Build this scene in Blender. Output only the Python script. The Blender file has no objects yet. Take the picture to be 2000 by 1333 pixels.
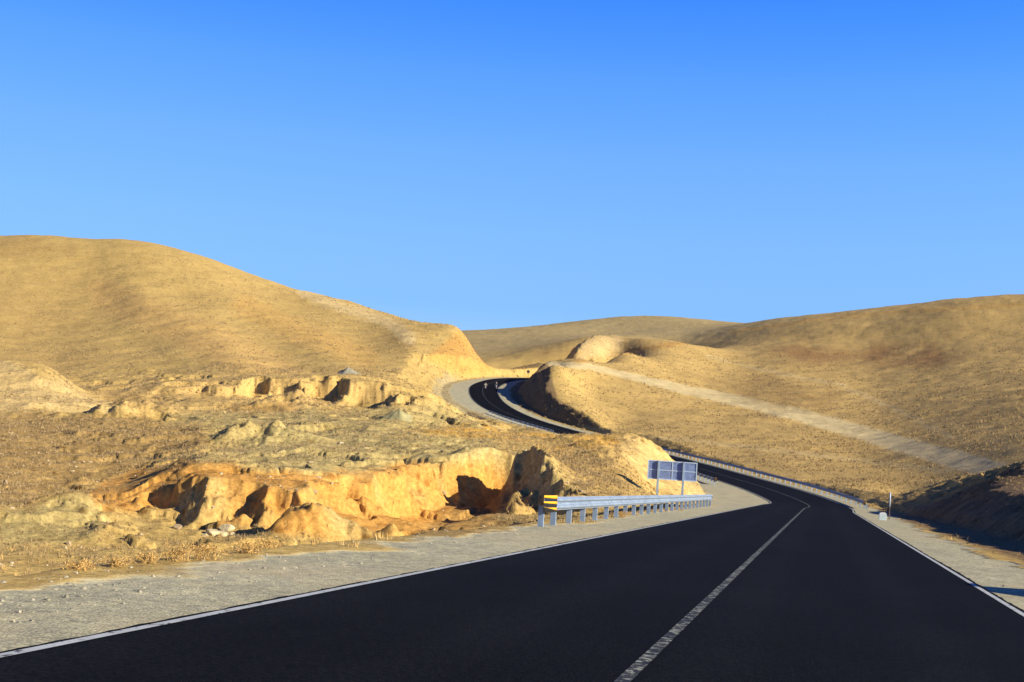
import bpy, math, random
import numpy as np
from mathutils import Matrix, Vector
R = math.radians
random.seed(4); rng = np.random.default_rng(4)
sc = bpy.context.scene
C = sc.collection

# ------------------------------------------------------------------ camera
FPX = 2400.0; ROLL = R(3.5); PITCH = math.atan(79 / FPX); EYE = 1.33
cam_d = bpy.data.cameras.new('camera'); cam = bpy.data.objects.new('camera', cam_d); C.objects.link(cam)
cam_d.sensor_width = 36; cam_d.lens = FPX / 2000 * 36; cam_d.clip_end = 20000; cam_d.clip_start = 0.1
Fv = Vector((0, math.cos(PITCH), math.sin(PITCH))); R0 = Vector((1, 0, 0)); U0 = Vector((0, -math.sin(PITCH), math.cos(PITCH)))
Rc = math.cos(ROLL) * R0 + math.sin(ROLL) * U0; Uc = -math.sin(ROLL) * R0 + math.cos(ROLL) * U0
m3 = Matrix((Rc, Uc, -Fv)).transposed()
cam.matrix_world = Matrix.Translation((0, 0, EYE)) @ m3.to_4x4()
sc.camera = cam

# ------------------------------------------------------------------ light
SUN_AZ, SUN_EL = 118.0, 24.0            # azimuth clockwise from the view direction
world = bpy.data.worlds.new('World'); sc.world = world; world.use_nodes = True
wn = world.node_tree; wn.nodes.clear()
wo = wn.nodes.new('ShaderNodeOutputWorld'); bg = wn.nodes.new('ShaderNodeBackground')
sky = wn.nodes.new('ShaderNodeTexSky'); sky.sky_type = 'NISHITA'; sky.sun_disc = False
sky.sun_elevation = R(SUN_EL); sky.sun_rotation = R(SUN_AZ); sky.altitude = 1800
sky.air_density = 1.0; sky.dust_density = 0.3; sky.ozone_density = 3.0
hs = wn.nodes.new('ShaderNodeHueSaturation'); hs.inputs['Saturation'].default_value = 1.3; hs.inputs['Value'].default_value = 1.0
wn.links.new(sky.outputs[0], hs.inputs['Color']); 
wg = wn.nodes.new('ShaderNodeNewGeometry'); wsx = wn.nodes.new('ShaderNodeSeparateXYZ'); wn.links.new(wg.outputs['Incoming'], wsx.inputs[0])
wneg = wn.nodes.new('ShaderNodeMath'); wneg.operation = 'MULTIPLY'; wneg.inputs[1].default_value = -1.0; wn.links.new(wsx.outputs['Z'], wneg.inputs[0])
wr = wn.nodes.new('ShaderNodeValToRGB'); wn.links.new(wneg.outputs[0], wr.inputs[0])
grade = [(0, (.32, .45, .78)), (.061, (.45, .56, .88)), (.122, (.90, .81, 1.04)), (.182, (1.28, 1.0, 1.2)), (.242, (1.30, 1.08, 1.42)), (.30, (.95, 1.0, 1.55)), (.45, (.5, .5, 1.0)), (.7, (.16, .2, .5))]
while len(wr.color_ramp.elements) < len(grade): wr.color_ramp.elements.new(.5)
for e_, (p_, c_) in zip(wr.color_ramp.elements, grade):
    e_.position = p_; e_.color = [x * .5 for x in c_] + [1]
wm = wn.nodes.new('ShaderNodeMix'); wm.data_type = 'RGBA'; wm.blend_type = 'MULTIPLY'; wm.inputs[0].default_value = 1.0
hs.inputs['Value'].default_value = 1.92
wn.links.new(hs.outputs[0], wm.inputs[6]); wn.links.new(wr.outputs[0], wm.inputs[7]); 
wa = wn.nodes.new('ShaderNodeMath'); wa.operation = 'MULTIPLY_ADD'; wn.links.new(wsx.outputs['X'], wa.inputs[0]); wa.inputs[1].default_value = -.42; wa.inputs[2].default_value = 1.0
wv = wn.nodes.new('ShaderNodeVectorMath'); wv.operation = 'SCALE'; wn.links.new(wm.outputs[2], wv.inputs[0]); wn.links.new(wa.outputs[0], wv.inputs['Scale'])
wn.links.new(wv.outputs[0], bg.inputs['Color'])
bg.inputs['Strength'].default_value = 0.105
wn.links.new(bg.outputs[0], wo.inputs['Surface'])
sun_d = bpy.data.lights.new('sun', 'SUN'); sun_d.energy = 5.0; sun_d.angle = R(0.5); sun_d.color = (1.0, 0.90, 0.68)
sun = bpy.data.objects.new('sun', sun_d); C.objects.link(sun)
sdir = Vector((math.sin(R(SUN_AZ)) * math.cos(R(SUN_EL)), math.cos(R(SUN_AZ)) * math.cos(R(SUN_EL)), math.sin(R(SUN_EL))))
sun.rotation_euler = sdir.to_track_quat('Z', 'Y').to_euler(); sun.location = (40, -30, 60)
sc.view_settings.view_transform = 'Standard'; sc.view_settings.look = 'None'
sc.view_settings.exposure = 0.82; sc.view_settings.gamma = 1.0
sc.cycles.max_bounces = 4; sc.cycles.diffuse_bounces = 2; sc.cycles.use_adaptive_sampling = True

# ------------------------------------------------------------------ projection helpers (authoring only)
cr, sr, cp, sp = math.cos(ROLL), math.sin(ROLL), math.cos(PITCH), math.sin(PITCH)
def P(u, v, D):
    """photo pixel + forward distance -> world point"""
    dx, dy = u - 1000, v - 666.5
    a = (dx * cr + dy * sr) / FPX; b = -(-dx * sr + dy * cr) / FPX
    y = cp - b * sp; z = sp + b * cp
    return np.array((a / y * D, D, z / y * D + EYE))
def proj(x, y, z):
    z = z - EYE
    f = y * cp + z * sp; b = (-y * sp + z * cp); f = np.maximum(f, 0.05)
    U = x / f * FPX; V = -b / f * FPX
    return 1000 + U * cr - V * sr, 666.5 + U * sr + V * cr

# ------------------------------------------------------------------ noise
def _h(ix, iy, s):
    n = (ix.astype(np.int64) * 374761393 + iy.astype(np.int64) * 668265263 + s * 2147483647) & 0x7fffffff
    n = ((n ^ (n >> 13)) * 1274126177) & 0x7fffffff
    return ((n ^ (n >> 16)) & 0xffff) / 65535.0
def vnoise(x, y, s=0):
    ix = np.floor(x); iy = np.floor(y); fx = x - ix; fy = y - iy
    fx = fx * fx * fx * (fx * (fx * 6 - 15) + 10); fy = fy * fy * fy * (fy * (fy * 6 - 15) + 10)
    a = _h(ix, iy, s); b = _h(ix + 1, iy, s); c = _h(ix, iy + 1, s); d = _h(ix + 1, iy + 1, s)
    return (a + (b - a) * fx + (c - a) * fy + (a - b - c + d) * fx * fy) * 2 - 1
def fbm(x, y, o=4, s=0, g=0.5):
    t = 0; a = 1; n = 0
    for i in range(o):
        t = t + a * vnoise(x * 1.0 + i * 17.3, y + i * 9.1, s + i); n += a; a *= g; x, y = x * 1.9 + y * 0.7, y * 1.9 - x * 0.7
    return t / n
def ridged(x, y, o=4, s=0):
    t = 0; a = 1; n = 0
    for i in range(o):
        t = t + a * (1 - np.abs(vnoise(x + i * 7.7, y + i * 3.3, s + i)) * 2); n += a; a *= 0.5; x, y = x * 1.9 + y * 0.7, y * 1.9 - x * 0.7
    return t / n
def sstep(a, b, x):
    t = np.clip((x - a) / (b - a), 0, 1); return t * t * (3 - 2 * t)

# ------------------------------------------------------------------ road path
vp = P(1603, 963, 1.0); vp[2] -= EYE
tdir = np.array((vp[0], vp[1])); SLOPE = vp[2] / np.linalg.norm(tdir); tdir = tdir / np.linalg.norm(tdir)
nrm = np.array((tdir[1], -tdir[0]))
pts = []
for s in (-80, -50, -20, 0, 20, 40, 60, 80, 100):
    q = -1.19 * nrm + s * tdir; pts.append((q[0], q[1], SLOPE * s))
pts += [(28.3, 114, -9.72 + 1.33), (29.3, 127, -10.0 + 1.33), (29.2, 140, -10.15 + 1.33), (28.0, 155, -10.25 + 1.33), (25.6, 180, -10.35 + 1.33),
        (21.8, 205, -10.3 + 1.33), (17.8, 220, -9.95 + 1.33), (11.6, 235, -9.0 + 1.33), (3.9, 250, -7.7 + 1.33), (-1.6, 265, -6.2 + 1.33),
        (-5.2, 285, -4.4 + 1.33), (-6.6, 310, -2.1 + 1.33), (-4.6, 330, -.55 + 1.33), (-.5, 345, .6 + 1.33), (7, 358, 1.3 + 1.33), (17, 369, 1.7 + 1.33),
        (23.5, 381, 2.1 + 1.33), (25.5, 396, 2.8 + 1.33), (24, 415, 3.5 + 1.33), (20, 440, 4.5 + 1.33), (16.5, 470, 5.8 + 1.33), (14, 500, 7 + 1.33), (12, 525, 8 + 1.33)]
pts = np.array(pts)
def catmull(p, n=12):
    o = []
    for i in range(1, len(p) - 2):
        p0, p1, p2, p3 = p[i - 1], p[i], p[i + 1], p[i + 2]
        for k in range(n):
            t = k / n
            o.append(0.5 * ((2 * p1) + (-p0 + p2) * t + (2 * p0 - 5 * p1 + 4 * p2 - p3) * t * t + (-p0 + 3 * p1 - 3 * p2 + p3) * t ** 3))
    o.append(p[-2]); return np.array(o)
raw = catmull(pts)
L = np.concatenate(([0], np.cumsum(np.linalg.norm(np.diff(raw[:, :2], axis=0), axis=1))))
S = np.arange(0, L[-1], 1.0)
path = np.stack([np.interp(S, L, raw[:, k]) for k in range(3)], 1)
for _ in range(6):
    path[1:-1] = (path[:-2] + 2 * path[1:-1] + path[2:]) / 4
tan = np.gradient(path[:, :2], axis=0); tan /= np.linalg.norm(tan, axis=1)[:, None]
nor = np.stack([tan[:, 1], -tan[:, 0]], 1)            # points to the right
S0 = float(S[np.argmin(np.abs((path[:, :2] @ tdir)) + np.abs(path[:, 1]) * .01)])   # station beside the camera
def at(s, d, dz=0.0):
    """s metres along from the camera, d metres right of the centre line"""
    q = s + S0
    x = np.interp(q, S, path[:, 0]) + np.interp(q, S, nor[:, 0]) * d
    y = np.interp(q, S, path[:, 1]) + np.interp(q, S, nor[:, 1]) * d
    z = np.interp(q, S, path[:, 2])
    return np.array((x, y, z + dz))
def heading(s):
    q = s + S0; return np.array((np.interp(q, S, tan[:, 0]), np.interp(q, S, tan[:, 1])))
# station -> width and slope of the cutting and of the fill on each side
st = np.array([-80, 60, 85, 100, 130, 160, 200, 225, 240, 262, 290, 330, 350, 400]) + S0
COLM = 1
W_R = [8.7, 8.7, 8.9, 8.6, 7.0, 7.0, 7.0, 7.5, 7.4, 7.8, 8.5, 8.8, 7.8, 7]
C_R = [.60, .60, .62, .6, .3, .3, .3, .45, .75, .9, 1.0, .95, 1.1, 2.0]
W_L = [6.0, 6.0, 6.2, 8.5, 9.2, 8, 8, 8, 8, 8.5, 10, 9.5, 8, 8]
C_L = [.5, .5, .5, .8, .95, .9, .7, .6, .5, .4, .35, .6, 1.2, 1.2]
FILL = .55

# ------------------------------------------------------------------ natural ground: control points in (azimuth, distance)
def hor(u): return 745.5 + .0612 * (u - 1000)
ctl = []
def c(*t):
    for (u, v, D) in t: ctl.append(tuple(P(u, v, D)))
def cz(*t):
    for (u, z, D) in t:
        x = P(u, hor(u), D); ctl.append((x[0], D, z + EYE))
# left: foreground flat, plain, far spur, hill
c((0,1145,28),(0,1100,33),(0,1050,38),(0,1000,46),(0,950,56),(0,900,70),(0,850,90),(0,800,130),(0,760,145),(0,708,165),(60,712,165),(100,722,165),(140,757,165),(210,790,160))
c((-250,1150,26),(-250,1000,44),(-250,850,80),(-250,760,130),(-250,700,165))
cz((0,-6,195),(100,-6,195),(200,-6,195),(-250,-4,195))
c((0,745,235),(0,680,300),(0,600,370),(0,520,450),(0,456,520),(100,457,520),(-250,450,520),(-250,600,370),(-250,690,250))
c((150,750,250),(150,690,300),(150,600,390),(150,530,450),(240,462,520),(300,470,520),(400,499,520),(500,537,510),(600,570,500),(700,598,485),(800,620,450),(885,632,400))
c((250,1100,35),(250,1050,42),(250,1000,50),(250,940,62),(250,900,75),(250,850,100),(250,800,150),(250,752,245),(300,700,290),(300,620,370),(300,540,440))
c((500,1080,36),(500,1040,42),(500,900,64),(500,860,90),(500,805,140),(500,741,196),(500,738,250),(650,744,196),(320,752,190),(420,748,194),(640,800,145),(640,738,262),(500,700,300),(500,640,370),(500,590,430))
c((400,900,58),(600,905,62),(700,902,66),(600,1070,37),(700,1055,40))
c((750,880,76),(750,832,105),(750,795,145),(750,756,192),(750,735,265),(800,772,186),(750,690,330),(750,640,410))
c((850,885,72),(900,868,88),(900,838,125),(900,828,165),(900,818,220),(940,822,250),(850,800,215),(850,775,262),(960,832,225),(1000,846,215),(1050,853,205),(960,842,170),(870,748,300),(850,700,320),(860,670,360))
c((905,650,400),(930,690,385),(955,722,375))
# knoll
c((960,852,100),(1000,850,110),(1000,892,72),(1100,852,115),(1100,875,92),(1100,905,75),(1100,960,57),(1200,857,114),(1200,900,82),(1200,950,64),(1260,870,114),(1275,880,112),(1305,905,108),(1290,930,92))
c((985,905,66),(1000,932,60),(1000,955,56),(1000,870,88))
cz((1000,-6.5,140),(1100,-7.2,145),(1200,-8,145),(1000,-8.5,190),(1100,-9.4,200),(1200,-10,190),(1400,-10,140),(1300,-10,170),(1300,-7,80),(1450,-8.5,100))
cz((0,-5,14),(500,-5.2,14),(900,-5,20),(-250,-5,10),(600,-5.4,25),(200,-5.2,20),(900,-5.3,36),(800,-5.6,45))
cz((1000,-3,5),(1500,-3,8),(1500,-4,25),(1600,-5,50),(1600,-8,80),(0,-3,4),(2000,-2,5),(2400,-.8,5))
# right bank
c((1755,998,112),(1775,968,119),(1805,948,119),(1840,934,117),(1880,927,115),(1920,913,111),(1960,890,107),(2000,876,103),(2060,870,106))
cz((2080,-4.6,88),(2200,-3.6,72),(2200,-2.0,50),(2300,-1.6,40),(2440,-1.6,28),(2440,-2.0,20),(2440,-1.9,12))
cz((1850,-8.3,133),(1950,-6.5,130),(2100,-4.5,122),(2400,-2,95),(1780,-9.7,134))
# right hillside
c((2000,870,160),(2000,800,230),(2000,700,380),(2000,640,480),(2000,570,600),(2300,560,600),(2300,700,350),(2300,830,150))
c((1700,965,118),(1700,940,150),(1700,900,190),(1700,850,240),(1700,800,300),(1700,750,370),(1700,700,450),(1700,650,540),(1700,597,650),(1850,581,630),(1850,860,200),(1850,760,320))
c((1600,945,145),(1560,617,670),(1500,627,690),(1450,634,700),(1431,637,700))
c((1400,868,218),(1400,840,245),(1400,800,290),(1400,760,350),(1400,720,420),(1400,680,510),(1540,900,185),(1540,850,235),(1540,780,320),(1540,700,450))
c((1200,835,250),(1200,800,275),(1200,760,305),(1200,720,345),(1150,712,330),(1131,703,350),(1200,689,390),(1280,677,445),(1370,662,515))
c((1086,713,305),(1100,742,288),(1103,768,275),(1120,790,262),(1144,809,250),(1164,829,240),(1062,709,336),(1072,727,320),(1120,711,325),(1280,850,232),(1280,800,280),(1280,740,340),(1150,760,298))
# behind the bend and far hills
c((1105,680,448),(1125,671,458),(1145,664,464),(1180,665,470),(1215,668,480),(1270,667,530),(1238,677,458),(1400,640,850),(1480,632,850))
c((1000,727,385),(1000,712,470),(1000,680,700),(1000,640,1100),(950,727,395),(1060,724,390),(890,646,1100),(700,650,1100),(400,650,1100),(0,650,1100),(1100,630,1150),(1180,620,1150),(1260,618,1150),(1340,622,1150),(1420,635,1150),(1550,650,1150),(2000,650,1150),(1200,650,900),(1300,645,850),(1340,655,720),(1230,661,620))
cz((1150,4,385),(1200,5,440),(1300,9,560),(900,0,480),(700,10,650),(300,25,700),(0,30,700),(-250,30,700),(1700,45,800),(2000,50,800),(2300,50,800))
for u in (-250, 0, 300, 600, 1000, 1400, 1700, 2000, 2300):
    cz((u, 20, 1700), (u, 0, 3000), (u, -30, 8000))
ctl = np.array(ctl)
def feat(x, y):
    r = np.sqrt(x * x + y * y); az = np.arctan2(x, y)
    return np.stack([np.clip(az, -R(31), R(31)) * 3.4, np.log(r + 3)], -1)
CF = feat(ctl[:, 0], ctl[:, 1]); cr_ = np.hypot(ctl[:, 0], ctl[:, 1])
G = (ctl[:, 2] - EYE) / (cr_ + 40)
def kern(A, B):
    d2 = ((A[:, None, :] - B[None, :, :]) ** 2).sum(-1); return np.sqrt(d2 + .03 ** 2)
K = kern(CF, CF) + np.eye(len(CF)) * 2e-3
M = np.zeros((len(CF) + 1,) * 2); M[:-1, :-1] = K; M[:-1, -1] = 1; M[-1, :-1] = 1
wts = np.linalg.solve(M, np.concatenate([G, [0]]))
def _rbf(az_, lr_):
    n = len(az_); out = np.empty(n)
    Wt = wts[:-1].astype(np.float32); CFf = CF.astype(np.float32); F0 = (az_ * 3.4).astype(np.float32); F1 = lr_.astype(np.float32)
    for i in range(0, n, 60000):
        k = np.sqrt((F0[i:i + 60000, None] - CFf[None, :, 0]) ** 2 + (F1[i:i + 60000, None] - CFf[None, :, 1]) ** 2 + np.float32(.03 ** 2))
        out[i:i + 60000] = k @ Wt + wts[-1]
    return out
LA = np.arange(-R(31), R(31) + 1e-6, R(.2)); LR = np.arange(math.log(4.0), math.log(9100), .012)
_A, _L = np.meshgrid(LA, LR, indexing='ij'); LAT = _rbf(_A.ravel(), _L.ravel()).reshape(_A.shape)
def gblur(a, s0, s1):
    for ax_, s_ in ((0, s0), (1, s1)):
        k = np.arange(-int(3 * s_), int(3 * s_) + 1); g_ = np.exp(-.5 * (k / s_) ** 2); g_ /= g_.sum()
        p_ = np.pad(a, [(len(k) // 2,) * 2 if i == ax_ else (0, 0) for i in range(2)], mode='edge')
        a = sum(w_ * np.take(p_, range(i, i + a.shape[ax_]), axis=ax_) for i, w_ in enumerate(g_))
    return a
L1 = gblur(LAT, 1.6, 2.0); L1 = L1 + gblur(LAT - L1, 1.6, 2.0)
L2 = gblur(LAT, 4.5, 5.5); L2 = L2 + gblur(LAT - L2, 4.5, 5.5)
_r = np.exp(_L) - 3; _ad = np.degrees(_A)
wb = sstep(190, 280, _r) * (1 - .85 * sstep(-4.5, -2.5, _ad) * (1 - sstep(5.5, 8, _ad)) * (1 - sstep(480, 560, _r)))
LAT = L1 * (1 - wb) + L2 * wb
def natural(x, y):
    r = np.hypot(x, y); a_s = np.arctan2(x, y)
    fi = np.clip((np.clip(a_s, -R(31), R(31)) - LA[0]) / (LA[1] - LA[0]), 0, len(LA) - 1.001); fj = np.clip((np.log(r + 3) - LR[0]) / .012, 0, len(LR) - 1.001)
    i = fi.astype(int); j = fj.astype(int); fi -= i; fj -= j
    out = (LAT[i, j] * (1 - fi) + LAT[i + 1, j] * fi) * (1 - fj) + (LAT[i, j + 1] * (1 - fi) + LAT[i + 1, j + 1] * fi) * fj
    w = sstep(R(32), R(110), np.abs(a_s))
    return (out * (1 - w) + w * (-3.0 / (r + 40))) * (r + 40) + EYE

def road_coords(x, y):
    """signed offset from the centre line (right +), station, road height"""
    d = np.full(len(x), 999.0); s = np.zeros(len(x)); z = np.zeros(len(x))
    sel = np.where((x > -60) & (x < 110) & (y > -90) & (y < 440))[0]
    px, py = path[::3, 0].astype(np.float32), path[::3, 1].astype(np.float32)
    for i in range(0, len(sel), 60000):
        k = sel[i:i + 60000]; X = x[k].astype(np.float32); Y = y[k].astype(np.float32)
        j = np.argmin((X[:, None] - px) ** 2 + (Y[:, None] - py) ** 2, 1) * 3
        j = np.clip(j, 2, len(path) - 3)
        ax = x[k] - path[j, 0]; ay = y[k] - path[j, 1]
        t = np.clip(ax * tan[j, 0] + ay * tan[j, 1], -3, 3)
        sj = S[j] + t
        cx = np.interp(sj, S, path[:, 0]); cy = np.interp(sj, S, path[:, 1])
        nx = np.interp(sj, S, nor[:, 0]); ny = np.interp(sj, S, nor[:, 1])
        ex = x[k] - cx; ey = y[k] - cy
        dd = np.hypot(ex, ey) * np.sign(ex * nx + ey * ny)
        d[k] = dd; s[k] = sj; z[k] = np.interp(sj, S, path[:, 2])
    return d, s, z

def seg_dist(u, v, poly):
    """distance to a polyline and parameter along it"""
    best = np.full(u.shape, 1e9); par = np.zeros(u.shape)
    tot = 0
    for (a, b) in zip(poly[:-1], poly[1:]):
        ax, ay = a[:2]; bx, by = b[:2]; L2 = (bx - ax) ** 2 + (by - ay) ** 2
        t = np.clip(((u - ax) * (bx - ax) + (v - ay) * (by - ay)) / L2, 0, 1)
        dd = np.hypot(u - ax - t * (bx - ax), v - ay - t * (by - ay))
        m = dd < best; best[m] = dd[m]; par[m] = tot + t[m]; tot += 1
    return best, par
def in_poly(u, v, poly):
    ins = np.zeros(u.shape, bool); n = len(poly)
    for i in range(n):
        x1, y1 = poly[i]; x2, y2 = poly[(i + 1) % n]
        cnd = (y1 > v) != (y2 > v)
        ins ^= cnd & (u < (x2 - x1) * (v - y1) / (y2 - y1 + 1e-12) + x1)
    return ins
def sdist(u, v, poly):
    d, _ = seg_dist(u, v, list(poly) + [poly[0]])
    return np.where(in_poly(u, v, poly), -d, d)

# quarry floor outline in plan (x, y) from photo columns and distances
def xy(u, D, v=None):
    p = P(u, v if v else 950, D); return (p[0], p[1])
PIT = [xy(150, 47), xy(205, 51.5), xy(255, 53.5), xy(300, 54.6), xy(336, 53.2), xy(346, 50.6), xy(352, 49.2), xy(420, 49.6), xy(455, 51.4), xy(480, 50.2), xy(520, 48.6), xy(560, 50.6), xy(600, 50.2),
       xy(650, 52.8), xy(700, 55.0), xy(760, 57.6), xy(830, 61), xy(890, 66), xy(935, 68), xy(962, 68.5), xy(966, 62), xy(985, 60.5), xy(1002, 58), xy(985, 54), xy(950, 51), xy(925, 47.5), xy(880, 45), xy(800, 42.0),
       xy(700, 39), xy(500, 34), xy(200, 32), xy(-200, 28), xy(-200, 40), xy(0, 44)]
MOUNDS = [  # u, v, D, rx (m), ry (m), height, kind
    (625, 985, 47.3, 1.9, 1.5, 1.25), (560, 1005, 46.5, 1.3, 1.2, .7), (765, 990, 47.0, 1.5, 1.4, 1.15), (850, 985, 50.5, 2.0, 1.9, 1.0), (905, 1000, 49.0, 1.6, 1.3, .8),
    (690, 1010, 47.5, .9, 1.0, .5), (480, 965, 49.5, 1.1, 1.2, .55),
    (140, 985, 48, 2.4, 2.2, .55), (205, 1020, 44, 2.0, 1.6, .35), (775, 830, 118, 3.2, 3, 1.1), (590, 795, 150, 5, 4, 1.3), (520, 800, 142, 4, 3, 1.0), (480, 862, 86, 2.8, 2.4, 1.15), (530, 866, 85, 2.6, 2.2, .8), (430, 868, 84, 3.5, 3, .7),
    (600, 878, 84, 1.6, 1.3, .5), (640, 862, 90, 2, 1.5, .4), (270, 815, 125, 5, 4, 1.2), (200, 820, 120, 5, 4, .9), (320, 800, 140, 4, 4, .6), (930, 826, 130, 3, 2.5, .8),
    (950, 900, 70, 1.8, 1.6, .5), (860, 778, 190, 6, 5, .9), (700, 800, 160, 6, 5, .8), (1160, 905, 92, 2.6, 2.2, .8), (1180, 930, 84, 2.2, 2.0, .6), (1250, 865, 112, 5, 4, .6), (1130, 880, 98, 2.4, 2.0, .6),
]
RIDGES = [  # photo polyline, half width px, height m, D range
    ([(190, 565), (300, 610), (420, 665), (560, 742)], 48, 2.4, (240, 520)),
    ([(330, 560), (480, 620), (620, 680), (730, 725)], 34, 1.7, (240, 520)),
    ([(560, 570), (680, 610), (790, 660), (840, 700)], 26, 1.2, (260, 520)),
    ([(0, 600), (90, 660), (150, 735)], 70, -.7, (220, 480)),
    ([(250, 560), (400, 590), (560, 660)], 18, -.7, (240, 520)),
    ([(1500, 690), (1600, 700), (1800, 690), (1890, 700)], 30, -.5, (300, 560)),
    ([(1500, 640), (1700, 650), (1850, 625), (2000, 612)], 16, 1.2, (400, 650)),
]
def quarry_cut(x, y, z):
    sel = np.where((y > 20) & (y < 90) & (x > -36) & (x < 12))[0]
    X, Y = x[sel], y[sel]
    sd = sdist(X, Y, PIT)
    n1 = fbm(X * .35, Y * .35, 3, 11); n2 = ridged(X * 1.1, Y * .32, 4, 23)
    sd = sd + n1 * 1.7 + n2 * .2 + fbm(X * 1.6, Y * 1.6, 3, 12) * .22
    floor = -6.35 + EYE + fbm(X * .12, Y * .12, 4, 5) * .5 - .7 * sstep(-8, -2, X)
    slope = 1.0 + .4 * n1 + .75 * fbm(X * .13 + 4, Y * .13, 2, 99)
    wall = floor + np.clip(sd, 0, None) * slope * (1 + .0 * sd)
    # terraces: steep upper lip, softer talus
    h = wall - floor; wall = floor + np.where(h < 1.1, h * .75, .825 + (h - 1.1) * 1.7)
    z = z.copy(); z[sel] = np.minimum(z[sel], wall); return z
PIT2 = [xy(265, 180), xy(312, 184), xy(330, 180), xy(380, 183), xy(400, 179), xy(450, 182), xy(482, 190), xy(494, 186), xy(540, 187), xy(590, 183), xy(600, 187), xy(636, 189), xy(650, 178), xy(700, 182), xy(745, 180),
        xy(755, 170), xy(790, 172), xy(800, 160), xy(760, 148), xy(600, 145), xy(400, 142), xy(280, 150), xy(240, 165)]
def ledge_cut(x, y, z):
    sel = np.where((y > 120) & (y < 215) & (x > -75) & (x < -5))[0]
    X, Y = x[sel], y[sel]; sd = sdist(X, Y, PIT2) + fbm(X * .11, Y * .11, 5, 15) * 4.0 + ridged(X * .31, Y * .2, 4, 29) * .9
    floor = -5.0 + EYE + fbm(X * .07, Y * .07, 4, 7) * .9
    h = np.clip(sd, 0, None) * .85; wall = floor + np.where(h < 1.2, h * .6, .72 + (h - 1.2) * (1.9 + 1.2 * fbm(X * .1, Y * .1, 2, 40)))
    z = z.copy(); z[sel] = np.minimum(z[sel], wall); return z
def terrain(x, y, with_info=False):
    z = natural(x, y)
    r = np.hypot(x, y)
    u, v = proj(x, y, z)
    for poly, w, h, (d0, d1) in RIDGES:
        m = np.where((y > d0) & (y < d1) & (np.abs(x) < y))[0]
        dd, pr_ = seg_dist(u[m], v[m], poly); tn = pr_ / (len(poly) - 1)
        z[m] += h * sstep(0, .3, tn) * (1 - sstep(.65, 1, tn)) * np.exp(-(dd / w) ** 2) * sstep(d0, d0 + 20, y[m]) * (1 - sstep(d1 - 20, d1, y[m]))
    # far cutting face beyond the bend
    X0 = P(1078, 700, 455)[0]; XT = P(1140, 665, 470)[0]
    m = np.where((y > 400) & (y < 640) & (x > 0) & (x < 140))[0]
    face = sstep(0, 1, (x[m] - X0 - (y[m] - 455) * .18 + fbm(x[m] * .3, y[m] * .3, 3, 9) * 1.5) / 7.0) * (1 - sstep(30, 110, x[m] - XT))
    zb = np.interp(np.clip(y, 400, 620), np.arange(400, 621, 10.0), [float(natural(np.array([-14.0]), np.array([q_]))[0]) for q_ in np.arange(400, 621, 10.0)])
    m = np.where((y > 400) & (y < 620) & (x > -20) & (x < 60))[0]
    ya = np.clip(y[m], 425, 620); xa = 20.6 + .19 * (ya - 430); za = 10.2 + np.clip(ya - 430, 0, 40) * .245 - np.clip(ya - 490, 0, None) * .02
    wdg = np.maximum(za - 1.15 * np.clip(xa + fbm(x[m] * .25, y[m] * .25, 3, 9) * 1.2 - x[m], 0, None), zb[m])
    t_ = sstep(405, 432, y[m]) * (1 - sstep(560, 620, y[m])) * sstep(-18, -4, x[m])
    z[m] = z[m] * (1 - t_) + t_ * np.where(x[m] < xa + 1.2, np.minimum(z[m], wdg), z[m])
    cx, cy = xy(1030, 63.5, 885); z = z + 1.3 * np.exp(-((x - cx) / 1.9) ** 2 - ((y - cy) / 4.2) ** 2)
    z = quarry_cut(x, y, z)
    z = ledge_cut(x, y, z)
    for (mu, mv, mD, rx, ry, h) in MOUNDS:
        cx, cy = xy(mu, mD, mv)
        m = np.where((np.abs(x - cx) < rx * 2.4) & (np.abs(y - cy) < ry * 2.4))[0]
        X, Y = (x[m] - cx) / rx, (y[m] - cy) / ry
        q = np.hypot(X, Y) + fbm(x[m] * .9, y[m] * .9, 3, 31) * .3
        z[m] += h * np.clip(1 - q * .8, 0, 1) ** 1.25 * (1 + .16 * ridged(x[m] * 1.1, y[m] * 1.1, 3, 44))
    for (pu, pv, pD, pr, ph) in ((1084, 716, 300, 6.0, 1.0), (1062, 711, 328, 4.5, 1.0)):
        q_ = P(pu, pv, pD); z += ph * np.clip(1 - np.hypot(x - q_[0], (y - q_[1]) * .7) / pr, 0, 1)
    # relief
    rough = .10 + .22 * sstep(60, 300, r)
    near = 1 - sstep(300, 700, r)
    z += fbm(x * .11, y * .11, 5, 2) * rough * 1.6 * sstep(6, 30, r)
    z += fbm(x * .016, y * .016, 4, 3, .4) * .8 * sstep(150, 500, r)
    disturbed = (1 - sstep(230, 300, y)) * sstep(30, 50, y) * (1 - sstep(20, 34, x))
    z += (ridged(x * .22, y * .22, 4, 8) - .15) * .28 * disturbed
    z += (ridged(x * .9, y * .9, 3, 18)) * .07 * disturbed
    # small broken ledges left by digging
    lz = disturbed * (1 - sstep(-2, 3, x)) * (.25 + .75 * sstep(-.15, .3, fbm(x * .035, y * .035, 3, 140))) * sstep(-.42, -.30, x / np.maximum(y, 1))
    z += (sstep(.02, .07, fbm(x * .28, y * .42, 4, 131)) - .5) * .26 * lz * (1 - sstep(90, 130, y))
    z += (sstep(.0, .06, fbm(x * .085, y * .12, 4, 133)) - .5) * .75 * lz * sstep(75, 110, y)
    z += np.clip(ridged(x * .05, y * .05, 4, 71) - .25, 0, 1) * 1.1 * disturbed * sstep(90, 130, y)
    d, s, zr = road_coords(x, y)
    e = fbm(x * .5, y * .5, 3, 6)
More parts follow.
